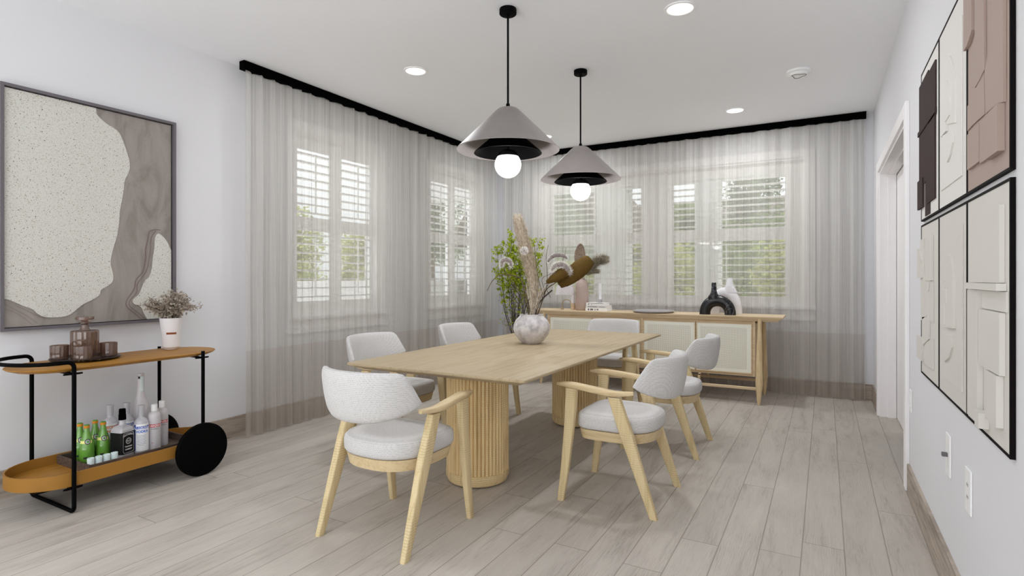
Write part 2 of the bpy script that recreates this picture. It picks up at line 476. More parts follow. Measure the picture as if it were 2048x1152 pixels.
# ------------------------------------------------------------------ windows with shutters
def window(name, axis, plane, lo, hi, z0, z1, panes, out, rods):
    """axis 'x': wall normal is x (left wall) and lo..hi runs along y; axis 'y': back wall."""
    root = struct(empty(name, (plane, lo, 0) if axis == 'x' else (lo, plane, 0)))
    def B(mb, a0, a1, d0, d1, zz0, zz1, bev=0.0):
        # a along the wall, d depth from wall face (positive = into the room)
        if axis == 'x': mb.box(plane + d0, plane + d1, a0, a1, zz0, zz1, bev)
        else: mb.box(a0, a1, plane - d1, plane - d0, zz0, zz1, bev)
        return mb
    cw = 0.09
    m = MB()
    B(m, lo - cw, lo, 0, 0.02, z0, z1 + cw, 0.003); B(m, hi, hi + cw, 0, 0.02, z0, z1 + cw, 0.003); B(m, lo, hi, 0, 0.02, z1, z1 + cw, 0.003)
    rel(m.build('casing', 'white_trim', root), root)
    m = MB(); B(m, lo - cw - 0.01, hi + cw + 0.01, 0, 0.045, z0 - 0.03, z0, 0.004)
    rel(m.build('sill', 'white_trim', root), root)
    m = MB(); B(m, lo - cw, hi + cw, 0, 0.018, z0 - 0.15, z0 - 0.03, 0.003)
    rel(m.build('apron', 'white_trim', root), root)
    m = MB()
    for a0, a1, zz0, zz1 in ((lo, lo + 0.02, z0, z1), (hi - 0.02, hi, z0, z1), (lo + 0.02, hi - 0.02, z0, z0 + 0.02), (lo + 0.02, hi - 0.02, z1 - 0.02, z1)):
        B(m, a0, a1, -0.138, 0, zz0, zz1)
    rel(m.build('reveal', 'white_trim', root), root)
    zt, zm1, zm0, zb = out
    # shutter panels: stiles and rails, then louvres, then rods
    pd0, pd1 = -0.085, -0.060
    edges = [lo + 0.02] + [None] * (len(panes) - 1) + [hi - 0.02]
    for i in range(1, len(panes)): edges[i] = (panes[i - 1][1] + panes[i][0]) / 2
    for i, (p0, p1) in enumerate(panes):
        e0 = edges[i] + 0.002; e1 = edges[i + 1] - 0.002
        m = MB()
        B(m, e0, p0, pd0, pd1, z0 + 0.02, z1 - 0.02); B(m, p1, e1, pd0, pd1, z0 + 0.02, z1 - 0.02)
        B(m, p0, p1, pd0, pd1, zt, z1 - 0.02); B(m, p0, p1, pd0, pd1, zm0, zm1); B(m, p0, p1, pd0, pd1, z0 + 0.02, zb)
        pan = rel(m.build('shutter_panel', 'shutter_white', root), root)
        m = MB()
        for s0, s1 in ((zm1, zt), (zb, zm0)):
            n = max(1, int(round((s1 - s0) / 0.0765)))
            for k in range(n):
                z = s0 + (k + 0.5) * (s1 - s0) / n
                B(m, p0, p1, -0.100, -0.045, z - 0.0075, z + 0.0075)
        o = m.build('louvre_set', 'shutter_white', pan)
        if rods:
            m = MB(); c = (p0 + p1) / 2
            for s0, s1 in ((zm1, zt), (zb, zm0)): B(m, c - 0.005, c + 0.005, -0.036, -0.024, s0 + 0.03, s1 - 0.03)
            m.build('tilt_rod', 'shutter_white', pan)
    m = MB(); zc = (zm0 + zm1) / 2
    cs = [lo + 0.02] + [edges[i] for i in range(1, len(panes))] + [hi - 0.02]
    for c0, c1 in zip(cs[:-1], cs[1:]):
        B(m, c0, c0 + 0.03, -0.133, -0.108, z0 + 0.02, z1 - 0.02); B(m, c1 - 0.03, c1, -0.133, -0.108, z0 + 0.02, z1 - 0.02)
        B(m, c0 + 0.03, c1 - 0.03, -0.133, -0.108, zc - 0.03, zc + 0.03)
        B(m, c0 + 0.03, c1 - 0.03, -0.133, -0.108, z0 + 0.02, z0 + 0.07); B(m, c0 + 0.03, c1 - 0.03, -0.133, -0.108, z1 - 0.07, z1 - 0.02)
    fr = rel(m.build('window_frame', 'white_trim', root), root)
    m = MB(); B(m, lo + 0.02, hi - 0.02, -0.123, -0.119, z0 + 0.02, z1 - 0.02)
    m.build('glass_pane', 'pane_glass', fr)
    return root
ZO = (2.42, 1.81, 1.685, 1.04)
window('window_1', 'x', XL, W1[0], W1[1], WZ[0], WZ[1], [(3.42, 3.805), (3.957, 4.342)], ZO, True)
window('window_2', 'x', XL, W2[0], W2[1], WZ[0], WZ[1], [(5.343, 5.728), (5.877, 6.262)], ZO, True)
window('window_3', 'y', YB, WB[0], WB[1], 0.94, WZ[1], [(-3.20, -2.0), (-1.60, -0.385)], (2.42, 1.825, 1.68, 1.045), True)

# ------------------------------------------------------------------ curtains and rails
def curtain(label, group, axis, plane, a0, a1, seed):
    rnd = random.Random(seed)
    root = thing('sheer_curtain', label, 'curtain', (plane, a0, 0) if axis == 'x' else (a0, plane, 0), 0)
    n = int((a1 - a0) / 0.006)
    # irregular pleats: phase accumulates with changing pitch
    ph = []; amp = []; f = 0; pitch = 0.12; A = 0.03; tp = 0.12; tA = 0.03
    for i in range(n + 1):
        if i % 22 == 0: tp = rnd.uniform(0.09, 0.20); tA = rnd.uniform(0.016, 0.045)
        pitch += (tp - pitch) * 0.07; A += (tA - A) * 0.07
        f += 2 * PI * 0.006 / pitch; ph.append(f); amp.append(A)
    def row(z):
        k = 0.55 + 0.45 * (1 - abs(z - 1.2) / 1.7)
        r = []
        for i in range(n + 1):
            a = a0 + (a1 - a0) * i / n
            dd = amp[i] * (sin(ph[i]) + 0.28 * sin(2.3 * ph[i] + 1.0)) * k + 0.004 * sin(3 * z + ph[i] * 0.11)
            s = 0.010 * sin(2 * ph[i]) * k
            r.append((plane + dd, a + s, z) if axis == 'x' else (a + s, plane - dd, z))
        return r
    zb = 0.68
    def sheet(zs, name, m):
        o = MB().rings([row(z) for z in zs], False, False, False).build(name, m, root, True, sharp=80)
        return rel(o, root)
    sheet([zb + (2.870 - zb) * i / 8 for i in range(9)], 'upper_panel', 'sheer_white')
    sheet([0.012 + (zb - 0.012) * i / 4 for i in range(5)], 'lower_band', 'sheer_taupe')
    return root
curtain('floor length sheer curtain with taupe lower band along left wall', None, 'x', -3.945, 2.775, 6.585, 3)
curtain('wide sheer curtain with taupe lower band behind the sideboard', None, 'y', 6.70, -3.90, 0.363, 11)
tag(MB().box(-3.975, -3.915, 2.755, 6.73, 2.872, H - 0.002, 0.002).build('curtain_rail', 'matte_black'),
    'black ceiling curtain rail running along the left wall', 'curtain rail')
tag(MB().box(-3.913, 0.365, 6.67, 6.73, 2.872, H - 0.002, 0.002).build('curtain_rail', 'matte_black'),
    'black ceiling curtain rail running along the back wall above the sideboard', 'curtain rail')

# ------------------------------------------------------------------ ceiling fittings
def downlight(x, y, label, k=1.0):
    t = thing('recessed_downlight', label, 'ceiling light', (x, y, H), 0, 'recessed ceiling downlights')
    MB().lathe([(0.078, -0.001), (0.097, -0.001), (0.095, -0.008), (0.082, -0.010), (0.078, -0.006)], 40, cap0=False, cap1=False).build('trim_ring', 'white_plastic', t, True)
    MB().lathe([(0.079, -0.002), (0.079, -0.006)], 40).build('diffuser', 'downlight_glow', t)
    l = bpy.data.lights.new('downlight_beam', 'AREA'); l.shape = 'DISK'; l.size = 0.15; l.energy = DL * k; l.spread = PI; l.color = (0.95, 0.97, 1.0)
    lo = bpy.data.objects.new('downlight_beam', l); col.objects.link(lo); lo.location = (0, 0, -0.012); lo.parent = t
    return t
DL = 9.0
downlight(-2.906, 3.582, 'round recessed ceiling light left of the pendants, above left side of table')
downlight(-0.791, 3.562, 'large looking round recessed ceiling light at the top edge, right of the near pendant')
downlight(-0.789, 5.991, 'small looking round recessed ceiling light near the back curtain rail', 1.5)
downlight(-2.906, 5.991, 'round recessed ceiling light above the far left corner, hidden behind the near pendant', 1.5)
t = thing('smoke_detector', 'flat round white smoke detector with a dark thin groove on ceiling', 'smoke detector', (-0.189, 5.117, H))
MB().lathe([(0.09, 0), (0.092, -0.018), (0.072, -0.022), (0.068, -0.040), (0.0, -0.041)], 40, cap1=False).build('housing', 'white_plastic', t, True)
g = []
for k in range(41):
    a = 2 * PI * k / 40; r = 0.046 + 0.012 * cos(3 * a + 0.6)
    g.append((r * cos(a), r * sin(a), -0.0415))
MB().tube(g, 0.0018, 6, False).build('groove', 'dark_gap', t)

# ------------------------------------------------------------------ pendants
def pendant(x, y, label):
    t = thing('pendant_lamp', label, 'pendant lamp', (x, y, 0), 0, 'cone pendant lamps over the dining table')
    MB().lathe([(0.0, H), (0.052, H), (0.054, H - 0.004), (0.054, H - 0.032), (0.049, H - 0.037), (0.012, H - 0.038), (0.010, H - 0.052), (0.0, H - 0.052)], 36, cap0=False, cap1=False).build('ceiling_rose', 'black_metal', t, True)
    rod = MB().lathe([(0.0065, H - 0.05), (0.0065, 2.34)], 12).build('rod', 'black_metal', t, True)
    MB().lathe([(0.0, 2.345), (0.011, 2.345), (0.013, 2.33), (0.014, 2.318), (0, 2.318)], 16, cap0=False, cap1=False).build('collar', 'black_metal', rod, True)
    MB().lathe([(0.0, 2.320), (0.035, 2.3195), (0.060, 2.312), (0.078, 2.298), (0.322, 2.056), (0.323, 2.052), (0.319, 2.052), (0.074, 2.292), (0.055, 2.306), (0.0, 2.313)], 72, cap0=False, cap1=False).build('outer_shade', 'shade', t, True, sharp=30)
    MB().lathe([(0.0, 2.190), (0.03, 2.188), (0.05, 2.178), (0.208, 2.040), (0.213, 2.033), (0.209, 2.032), (0.047, 2.168), (0.0, 2.178)], 64, cap0=False, cap1=False).build('inner_shade', 'black_metal', t, True, sharp=30)
    MB().lathe([(0.0, 2.18), (0.009, 2.18), (0.009, 2.055), (0.04, 2.05), (0.062, 2.032), (0.066, 2.012), (0.0, 2.012)], 32, cap0=False, cap1=False).build('bulb_holder', 'bulb_metal', t, True)
    prof = [(0.083 * sin(a), 1.962 + 0.083 * cos(a)) for a in [0.62 + (PI - 0.62) * i / 18 for i in range(19)]]
    MB().lathe(prof, 40, cap0=True, cap1=False).build('globe_bulb', 'lamp_glow', t, True)
    l = bpy.data.lights.new('bulb_light', 'POINT'); l.energy = 8; l.color = (0.95, 0.97, 1.0); l.shadow_soft_size = 0.08
    lo = bpy.data.objects.new('bulb_light', l); col.objects.link(lo); lo.location = (0, 0, 1.86); lo.parent = t
pendant(-1.736, 3.047, 'nearer grey cone pendant lamp with black inner shade and globe bulb over table')
pendant(-1.735, 4.238, 'farther grey cone pendant lamp with black inner shade and globe bulb over table')

# ------------------------------------------------------------------ dining table
TX0, TX1, TY0, TY1, TT = -2.48, -1.28, 2.41, 5.02, 0.75
t = thing('dining_table', 'long oak dining table standing on two round fluted pedestals', 'dining table', ((TX0 + TX1) / 2, (TY0 + TY1) / 2, 0))
hx, hy = (TX1 - TX0) / 2, (TY1 - TY0) / 2
def rrect(a, b, z, r=0.02, n=6):
    out = []
    for cx, cy, s in ((a - r, b - r, 0), (-a + r, b - r, 1), (-a + r, -b + r, 2), (a - r, -b + r, 3)):
        for k in range(n + 1):
            q = s * PI / 2 + PI / 2 * k / n
            out.append((cx + r * cos(q), cy + r * sin(q), z))
    return out
b = MB(); b.rings([rrect(hx - 0.07, hy - 0.07, 0.708), rrect(hx - 0.004, hy - 0.004, 0.733), rrect(hx, hy, 0.738), rrect(hx, hy, 0.747), rrect(hx - 0.003, hy - 0.003, TT)])
b.build('tabletop', 'oak_table', t)
for yy in (2.935, 4.484):
    n = 50 * 8; prof = []
    b = MB(); R = 0.194
    def ring(z, s=1.0):
        r = []
        for i in range(n):
            a = 2 * PI * i / n; q = abs(sin(50 * a / 2))
            rr = (R - 0.015 * (1 - q) ** 1.3 * s) if s > 0 else R
            r.append((rr * cos(a), rr * sin(a), z))
        return r
    b.rings([ring(0.075), ring(0.7085)], cap0=False, cap1=False)
    ped = b.build('fluted_pedestal', 'oak_pedestal', t, True, (-1.89 - t.location.x, yy - t.location.y, 0), sharp=50)
    MB().lathe([(0.0, 0.0), (R - 0.045, 0.0), (R - 0.012, 0.012), (R + 0.001, 0.04), (R + 0.002, 0.072), (R - 0.012, 0.078)], 72, cap0=False, cap1=True).build('plinth', 'oak_pedestal', ped, True)

# ------------------------------------------------------------------ chairs
def outline(s, z, sq=1.0, n=56, rx=0.246, ry1=0.205, ry0=0.245):
    pts = []
    for i in range(n):
        a = 2 * PI * i / n; ca, sa = cos(a), sin(a)
        e = 0.36 if sa > 0 else 0.84
        x = rx * math.copysign(abs(ca) ** (0.48 if sa > 0 else 0.78), ca); ry = ry1 if sa > 0 else ry0
        y = ry * math.copysign(abs(sa) ** e, sa)
        pts.append((x * s, y * s, z))
    return pts
def make_chair():
    t = empty('dining_chair')
    b = MB(); b.rings([outline(s, z) for s, z in ((0.90, 0.408), (0.965, 0.412), (0.995, 0.424), (1.0, 0.44), (1.0, 0.466), (0.985, 0.480), (0.95, 0.489), (0.85, 0.494), (0.55, 0.499), (0.2, 0.501))])
    b.build('seat', 'fabric', t, True, sharp=70)
    b = MB(); b.rings([outline(s, z) for s, z in ((0.86, 0.350), (0.90, 0.352), (0.955, 0.407), (0.90, 0.4075))])
    b.build('seat_frame', 'oak_arm', t, True, sharp=40)
    def leg(P, S, nm='leg'):
        b = MB(); b.tube(P, 1, 16, True, S); b.build(nm, 'oak_chair', t, True, sharp=50)
    def rl(P, S):
        # legs drawn as lofted rounded boxes; section half sizes (x, y)
        rs = []
        for (x, y, z), (a, c) in zip(P, S):
            r = min(a, c) * 0.45; q = []
            for cx, cy, s in ((a - r, c - r, 0), (-a + r, c - r, 1), (-a + r, -c + r, 2), (a - r, -c + r, 3)):
                for k in range(4):
                    an = s * PI / 2 + PI / 2 * k / 3
                    q.append((x + cx + r * cos(an), y + cy + r * sin(an), z))
            rs.append(q)
        MB().rings(rs).build('leg', 'oak_chair', t, True, sharp=50)
    for s in (-1, 1):
        rl([(s * 0.262, 0.262, 0), (s * 0.259, 0.235, 0.2), (s * 0.257, 0.212, 0.42), (s * 0.258, 0.196, 0.637)],
           [(0.0135, 0.019), (0.016, 0.024), (0.018, 0.029), (0.018, 0.034)])
        rl([(s * 0.265, -0.265, 0), (s * 0.263, -0.195, 0.2), (s * 0.261, -0.118, 0.42), (s * 0.264, -0.055, 0.60), (s * 0.264, -0.052, 0.612)],
           [(0.0145, 0.020), (0.018, 0.028), (0.021, 0.036), (0.019, 0.034), (0.018, 0.033)])
        P = curve_pts([(s * 0.252, 0.285, 0.654), (s * 0.260, 0.18, 0.652), (s * 0.272, 0.06, 0.642), (s * 0.275, -0.05, 0.632), (s * 0.266, -0.158, 0.640)], 5)
        m = len(P); S = []
        for i in range(m):
            k = i / (m - 1)
            w = 0.014 + 0.014 * min(1, k * 5) - 0.017 * max(0, k - 0.6) / 0.4; h = 0.008 + 0.008 * min(1, k * 6) - 0.006 * max(0, k - 0.7) / 0.3
            S.append((w, h))
        MB().tube(P, 1, 16, True, S).build('armrest', 'oak_arm', t, True, sharp=60)
    # upholstered wrap-around back
    b = MB(); rs = []
    NS = 33
    for i in range(NS):
        s = -1 + 2 * i / (NS - 1); a = abs(s)
        edge = 1 - 0.72 * (max(0, a - 0.6) / 0.4) ** 2
        zt = 0.832 - 0.006 * a ** 2 - 0.022 * max(0, (a - 0.88) / 0.12) ** 2
        zb = 0.594 + 0.070 * a ** 3 + 0.012 * max(0, (a - 0.82) / 0.18) ** 2
        th = 0.033 * edge
        ring = []
        m = 22
        for k in range(m):
            q = 2 * PI * k / m; cq, sq = cos(q), sin(q)
            tt = 0.5 + 0.5 * math.copysign(abs(sq) ** 0.72, sq); off = th * math.copysign(abs(cq) ** 0.62, cq)
            z = lerp(zb, zt, tt)
            half = lerp(0.280, 0.258, tt)
            x = half * s
            yc = lerp(-0.318, -0.352, tt) + lerp(0.160, 0.115, tt) * a ** 2.2
            nx = -s * 0.75; L = math.hypot(nx, 1)
            ring.append((x + off * nx / L, yc + off / L, z))
        rs.append(ring)
    b.rings(rs); b.build('backrest', 'fabric', t, True, sharp=80)
    return t
CX = -1.88
ch0 = make_chair()
G = 'white upholstered oak dining chairs around the table'
spots = [(CX, 2.18, 0, 'white upholstered oak armchair nearest the camera, at the near table end'),
         (-1.0385, 3.15, PI / 2, 'white upholstered oak armchair on right side of table, nearer one'),
         (-1.0385, 4.253, PI / 2, 'white upholstered oak armchair on right side of table, farther one by sideboard'),
         (-2.72, 3.15, -PI / 2, 'white upholstered oak armchair on left side of table, behind the nearest chair'),
         (-2.72, 4.253, -PI / 2, 'white upholstered oak armchair on left side of table, farther one toward the corner'),
         (CX, 5.25, PI, 'white upholstered oak armchair at the far table end before the sideboard')]
for i, (x, y, r, lab) in enumerate(spots):
    c = ch0 if i == 0 else copy_tree(ch0)
    c.location = (x, y, 0); c.rotation_euler = (0, 0, r); tag(c, lab, 'chair', G)
# ------------------------------------------------------------------ sideboard
SX, SY, STOP = -1.76, 6.27, 0.868
t = thing('sideboard', 'long oak sideboard with four cane webbing doors on splayed trestle legs', 'sideboard', (SX, SY, 0))
def top_ring(z, e):
    hx_, hy_ = 1.405 - e, 0.235 - e * 0.5
    pts = []
    for sx in (1, -1):
        seq = [(-1, 0), (1, 0)] if sx == 1 else [(1, 0), (-1, 0)]
        for sy, _ in seq: pts.append((sx * (hx_ - (0.03 if True else 0)), sy * hy_, z)) if False else pts.append((sx * hx_, sy * hy_, z))
    return pts
b = MB(); b.rings([top_ring(0.818, 0.055), top_ring(0.845, 0.02), top_ring(0.858, 0.0), top_ring(STOP, 0.0)])
b.build('top', 'oak_sideboard', t)
x0, x1, y0, y1 = -1.15, 1.15, -0.20, 0.20
b = MB()
b.box(x0, x1, y0 + 0.01, y1, 0.262, 0.282); b.box(x0, x1, y1 - 0.012, y1, 0.282, 0.817)
for q in (x0, -0.0125, x1 - 0.025): b.box(q, q + 0.025, y0, y1 - 0.012, 0.262, 0.817)
b.box(x0, x1, y0 + 0.01, y1 - 0.012, 0.797, 0.8175)
b.build('carcass', 'oak_sideboard', t)
for k in range(4):
    a0 = -1.15 + 0.575 * k; a1 = a0 + 0.575
    a0 += 0.027 if k == 0 else (0.0145 if k == 2 else 0.003); a1 -= 0.027 if k == 3 else (0.0145 if k == 1 else 0.003)
    f = 0.011
    b = MB(); z0, z1 = 0.285, 0.795
    b.box(a0, a0 + f, y0 - 0.006, y0 + 0.012, z0, z1); b.box(a1 - f, a1, y0 - 0.006, y0 + 0.012, z0, z1)
    b.box(a0 + f, a1 - f, y0 - 0.006, y0 + 0.012, z0, z0 + f); b.box(a0 + f, a1 - f, y0 - 0.006, y0 + 0.012, z1 - f, z1)
    dr = b.build('door', 'oak_sideboard', t)
    MB().box(a0 + f - 0.001, a1 - f + 0.001, y0 - 0.002, y0 + 0.004, z0 + f - 0.001, z1 - f + 0.001).build('cane_panel', 'cane', dr)
def sleg(x, sy):
    P = [(x, sy * 0.290, 0.0), (x, sy * 0.284, 0.05), (x, sy * 0.270, 0.20), (x, sy * 0.250, 0.42), (x, sy * 0.228, 0.66), (x, sy * 0.214, 0.862)]
    S = [(0.011, 0.012), (0.020, 0.020), (0.034, 0.024), (0.030, 0.022), (0.022, 0.018), (0.017, 0.014)]
    rs = []
    for (px, py, pz), (a, c) in zip(P, S):
        rs.append([(px + a * cos(2 * PI * i / 12), py + c * sin(2 * PI * i / 12), pz) for i in range(12)])
    MB().rings(rs).build('leg', 'oak_sideboard_leg', t, True, sharp=50)
for x in (1.193, -1.193):
    for sy in (-1, 1): sleg(x, sy)
for sy in (-1, 1):
    MB().box(-1.17, 1.17, sy * 0.262 - 0.011, sy * 0.262 + 0.011, 0.140, 0.168, 0.004).build('stretcher', 'oak_sideboard', t)
for x in (0.62, -0.62):
    b = MB()
    for sy in (-1, 1): b.box(x - 0.012, x + 0.012, sy * 0.262 - 0.010 if sy > 0 else -0.272, 0.272 if sy > 0 else -0.252, 0.166, 0.262)
    b.box(x - 0.012, x + 0.012, -0.272, 0.272, 0.2505, 0.2625)
    b.build('strut', 'oak_sideboard', t)

# decor on the sideboard
def arch_vase(name, label, mat, x, y, W, Hh, hole_w, hole_h, neck_x, neck_w, sh, dep):
    """vase shaped like an arch with a neck; profile pieces swept in the x-z plane with an oval section"""
    t = None
    b = MB()
    # arch limb, tube of variable size following the arch centre line
    P = []; R = []
    hw = W / 2; lw = (W - hole_w) / 2
    n = 28
    for i in range(n + 1):
        a = PI * i / n
        cx = -cos(a) * (hw - lw / 2); cz = sin(a) ** 0.85 * (hole_h + (sh - hole_h) / 2) if 0 < i < n else 0
        P.append((cx, 0, cz)); R.append(lw / 2 + (sh - hole_h - lw) / 2 * sin(a) ** 2)
    rs = []
    for i in range(n + 1):
        a = Vector(P[max(i - 1, 0)]); c = Vector(P[min(i + 1, n)]); T = (c - a).normalized()
        if i in (0, n): T = Vector((0, 0, 1 if i == 0 else -1))
        N = Vector((-T.z, 0, T.x))
        rs.append([Vector(P[i]) + N * R[i] * cos(2 * PI * k / 20) + Vector((0, 1, 0)) * dep * sin(2 * PI * k / 20) for k in range(20)])
    b.rings(rs)
    body = b.build(name, mat, None, True, (x, y, STOP + 0.001), sharp=60)
    b = MB(); rs = []
    for k, (z, rr) in enumerate(((sh * 0.80, neck_w * 1.55), (sh * 0.95, neck_w * 1.2), (sh * 1.06, neck_w * 0.82), (sh * 1.22, neck_w * 0.6), (Hh, neck_w * 0.5), (Hh, neck_w * 0.36), (Hh - 0.03, neck_w * 0.34))):
        rs.append([(neck_x + rr * cos(2 * PI * i / 24), min(rr, dep) * sin(2 * PI * i / 24), z) for i in range(24)])
    b.rings(rs).build('neck', mat, body, True, sharp=50)
    tag(body, label, 'vase')
arch_vase('arch_vase', 'black marbled arch shaped vase with a neck on the sideboard', 'black_marble', -0.985, 6.17, 0.366, 0.335, 0.140, 0.086, -0.035, 0.046, 0.205, 0.050)
arch_vase('arch_vase', 'tall white arch shaped vase standing behind the black one', 'white_ceramic', -0.935, 6.36, 0.34, 0.385, 0.12, 0.15, 0.045, 0.05, 0.285, 0.042)
tag(MB().lathe([(0.0, 0.0), (0.17, 0.0), (0.215, 0.006), (0.228, 0.016), (0.226, 0.024), (0.219, 0.024), (0.2, 0.013), (0.0, 0.011)], 56, cap0=False, cap1=False).build('serving_plate', 'grey_stone', None, True, (-1.672, 6.22, STOP + 0.001)),
    'low round grey plate in the middle of the sideboard top', 'plate')
pv = tag(MB().lathe([(0.0, 0.0), (0.072, 0.0), (0.079, 0.008), (0.081, 0.10), (0.080, 0.26), (0.074, 0.315), (0.060, 0.345), (0.040, 0.360), (0.034, 0.372), (0.036, 0.385), (0.030, 0.385), (0.028, 0.36), (0.0, 0.35)], 40, cap0=False, cap1=False).build('bottle_vase', 'pink_ceramic', None, True, (-2.545, 6.26, STOP + 0.001), sharp=60),
         'tall dusty pink cylinder vase on the left of the sideboard, holding dried leaves', 'vase')
def P_(x, y, z): return Vector((x, y, z))
def plume(b, P, rad, n, ln, rnd, w=0.004, droop=0.0, flat=None):
    """fine blades round a curved axis"""
    m = len(P)
    for _ in range(n):
        k = rnd.random(); f = k * (m - 1); i = min(int(f), m - 2); c = P[i].lerp(P[i + 1], f - i)
        T = (P[min(i + 2, m - 1)] - P[i]).normalized()
        env = max(0.2, (sin(PI * min(1, max(0, k * 0.80 + 0.08))) ** 0.6))
        d = Vector((rnd.gauss(0, 1), rnd.gauss(0, 1), rnd.gauss(0, 1))); d = (d - T * d.dot(T)).normalized()
        st = c + d * rad * 0.15 * rnd.random()
        e = c + d * rad * env * rnd.uniform(0.5, 1.0) + T * ln * rnd.uniform(0.5, 1) + Vector((0, 0, -droop))
        s = T.cross(d).normalized() * w
        mid = st.lerp(e, 0.5) + d * rad * 0.12
        b.quad(st - s * 0.4, st + s * 0.4, mid + s, mid - s); b.quad(mid - s, mid + s, e + s * 0.2, e - s * 0.2)
rn = random.Random(5)
dl = thing('dried_bouquet', 'striped palm leaf and grey feathery plume standing in the pink vase', 'dried plant', (-2.545, 6.26, STOP + 0.36))
st = MB(); st.tube(curve_pts([(0, 0, -0.28), (0, 0, 0.02), (-0.028, 0, 0.19)]), 0.004, 6); st.tube(curve_pts([(0.0, 0, -0.28), (0.012, 0, 0.02), (0.08, 0.0, 0.13), (0.18, 0, 0.21)]), 0.003, 6)
st.build('stem', 'dry_stem', dl)
b = MB()   # pleated palm spear leaf
n = 14
for i in range(n):
    def edge(j):
        a = -1 + 2 * j / n; pts = []
        for k in range(9):
            q = k / 8; wv = 0.058 * sin(PI * min(1, 0.12 + q * 0.80)) ** 0.5
            pts.append(Vector((-0.030 + a * wv * 1.25 + 0.01 * q, 0.013 * (j % 2) - 0.004 * a * a, 0.17 + 0.27 * q - 0.03 * a * a * q)))
        return pts
    A, Bq = edge(i), edge(i + 1)
    for k in range(8): b.quad(A[k], Bq[k], Bq[k + 1], A[k + 1])
b.build('palm_leaf', 'palm_brown', dl)
b = MB(); plume(b, curve_pts([(0.05, 0, 0.10), (0.13, 0, 0.17), (0.21, -0.01, 0.235), (0.29, -0.01, 0.25)]), 0.10, 1500, 0.075, rn, 0.0022, 0.01)
plume(b, curve_pts([(0.04, 0, 0.06), (0.11, 0, 0.10), (0.19, 0.0, 0.11)]), 0.05, 420, 0.06, rn, 0.0022, 0.012)
b.build('plume', 'plume_grey', dl)
# books
def book(x, y, z, w, dd, h, m, lab, marks):
    t = thing('book', lab, 'book', (x, y, z), 0, 'books stacked on the sideboard')
    b = MB(); b.box(-w / 2, w / 2, -dd / 2, dd / 2, 0, 0.003); b.box(-w / 2, w / 2, -dd / 2, dd / 2, h - 0.003, h); b.box(-w / 2, w / 2, -dd / 2, -dd / 2 + 0.003, 0.003, h - 0.003)
    b.build('cover', m, t)
    MB().box(-w / 2 + 0.003, w / 2 - 0.003, -dd / 2 + 0.0032, dd / 2 - 0.004, 0.0032, h - 0.0032).build('page_block', 'label_white', t)
    b = MB()
    for a0, a1, zz0, zz1 in marks: b.box(a0, a1, -dd / 2 - 0.0006, -dd / 2 - 0.0001, h * zz0, h * zz1)
    b.build('spine_lettering', 'ink', t)
zz = STOP + 0.001
mk = [(-0.10, -0.085, .25, .8), (-0.07, -0.055, .25, .8), (-0.052, -0.038, .25, .8), (-0.018, -0.012, .25, .8), (-0.004, 0.002, .25, .8), (0.014, 0.026, .25, .8)]
book(-2.315, 6.22, zz, 0.262, 0.19, 0.034, 'book_white', 'white book at the bottom of the stack, bold dark lettering on its spine', mk)
book(-2.315, 6.22, zz + 0.0345, 0.256, 0.185, 0.030, 'book_grey', 'pale grey book in the middle of the stack, small letters on spine', [(-0.10 + 0.02 * k, -0.088 + 0.02 * k, .35, .65) for k in range(6)] + [(0.03, 0.11, .42, .56)])
book(-2.325, 6.22, zz + 0.065, 0.228, 0.18, 0.030, 'book_white', 'white book topmost of the stack, thin line lettering on spine', [(-0.08, 0.095, .82, .95), (-0.088, -0.080, .2, .8), (-0.05, -0.044, .1, .5)])
c = thing('candle_holder', 'small grey cube holder with a white candle, on top of the book stack', 'candle', (-2.30, 6.22, zz + 0.0955))
MB().box(-0.018, 0.018, -0.018, 0.018, 0, 0.038, 0.002).build('cube_base', 'grey_stone', c)
MB().lathe([(0.0, 0.038), (0.0165, 0.038), (0.0165, 0.215), (0.013, 0.219), (0.0, 0.22)], 20, cap0=False, cap1=False).build('candle', 'candle_wax', c, True)
# small lamp with pleated shade and arched brass stem
l = thing('table_lamp', 'small table lamp with white pleated shade and arched brass stem, left on sideboard', 'table lamp', (-2.775, 6.28, zz))
MB().lathe([(0.0, 0.0), (0.020, 0.0), (0.018, 0.012), (0.008, 0.022), (0.0, 0.022)], 20, cap0=False, cap1=False, c=(-0.035, 0, 0)).build('foot', 'brass', l, True)
MB().tube(curve_pts([(-0.035, 0, 0.015), (-0.035, 0, 0.07), (-0.020, 0, 0.105), (0.02, 0, 0.122), (0.062, 0, 0.105), (0.078, 0, 0.07), (0.080, 0, 0.03)]), 0.0045, 8).build('arched_stem', 'brass', l, True)
MB().lathe([(0.0, 0.0), (0.026, 0.0), (0.026, 0.075), (0.0, 0.075)], 20, c=(0.105, 0, 0), cap0=False, cap1=False).build('wood_base', 'oak_sideboard', l, True)
MB().lathe([(0.0, 0.076), (0.020, 0.076), (0.020, 0.27), (0.0, 0.27)], 20, c=(0.105, 0, 0), cap0=False, cap1=False).build('post', 'white_ceramic', l, True)
b = MB(); n = 96; rs = []
for z, r in ((0.180, 0.118), (0.295, 0.095)):
    rs.append([(0.0 + (r + 0.004 * (-1) ** i) * cos(2 * PI * i / n), (r + 0.004 * (-1) ** i) * sin(2 * PI * i / n), z) for i in range(n)])
b.rings(rs, True, False, False).build('pleated_shade', 'frosted_glass', l)

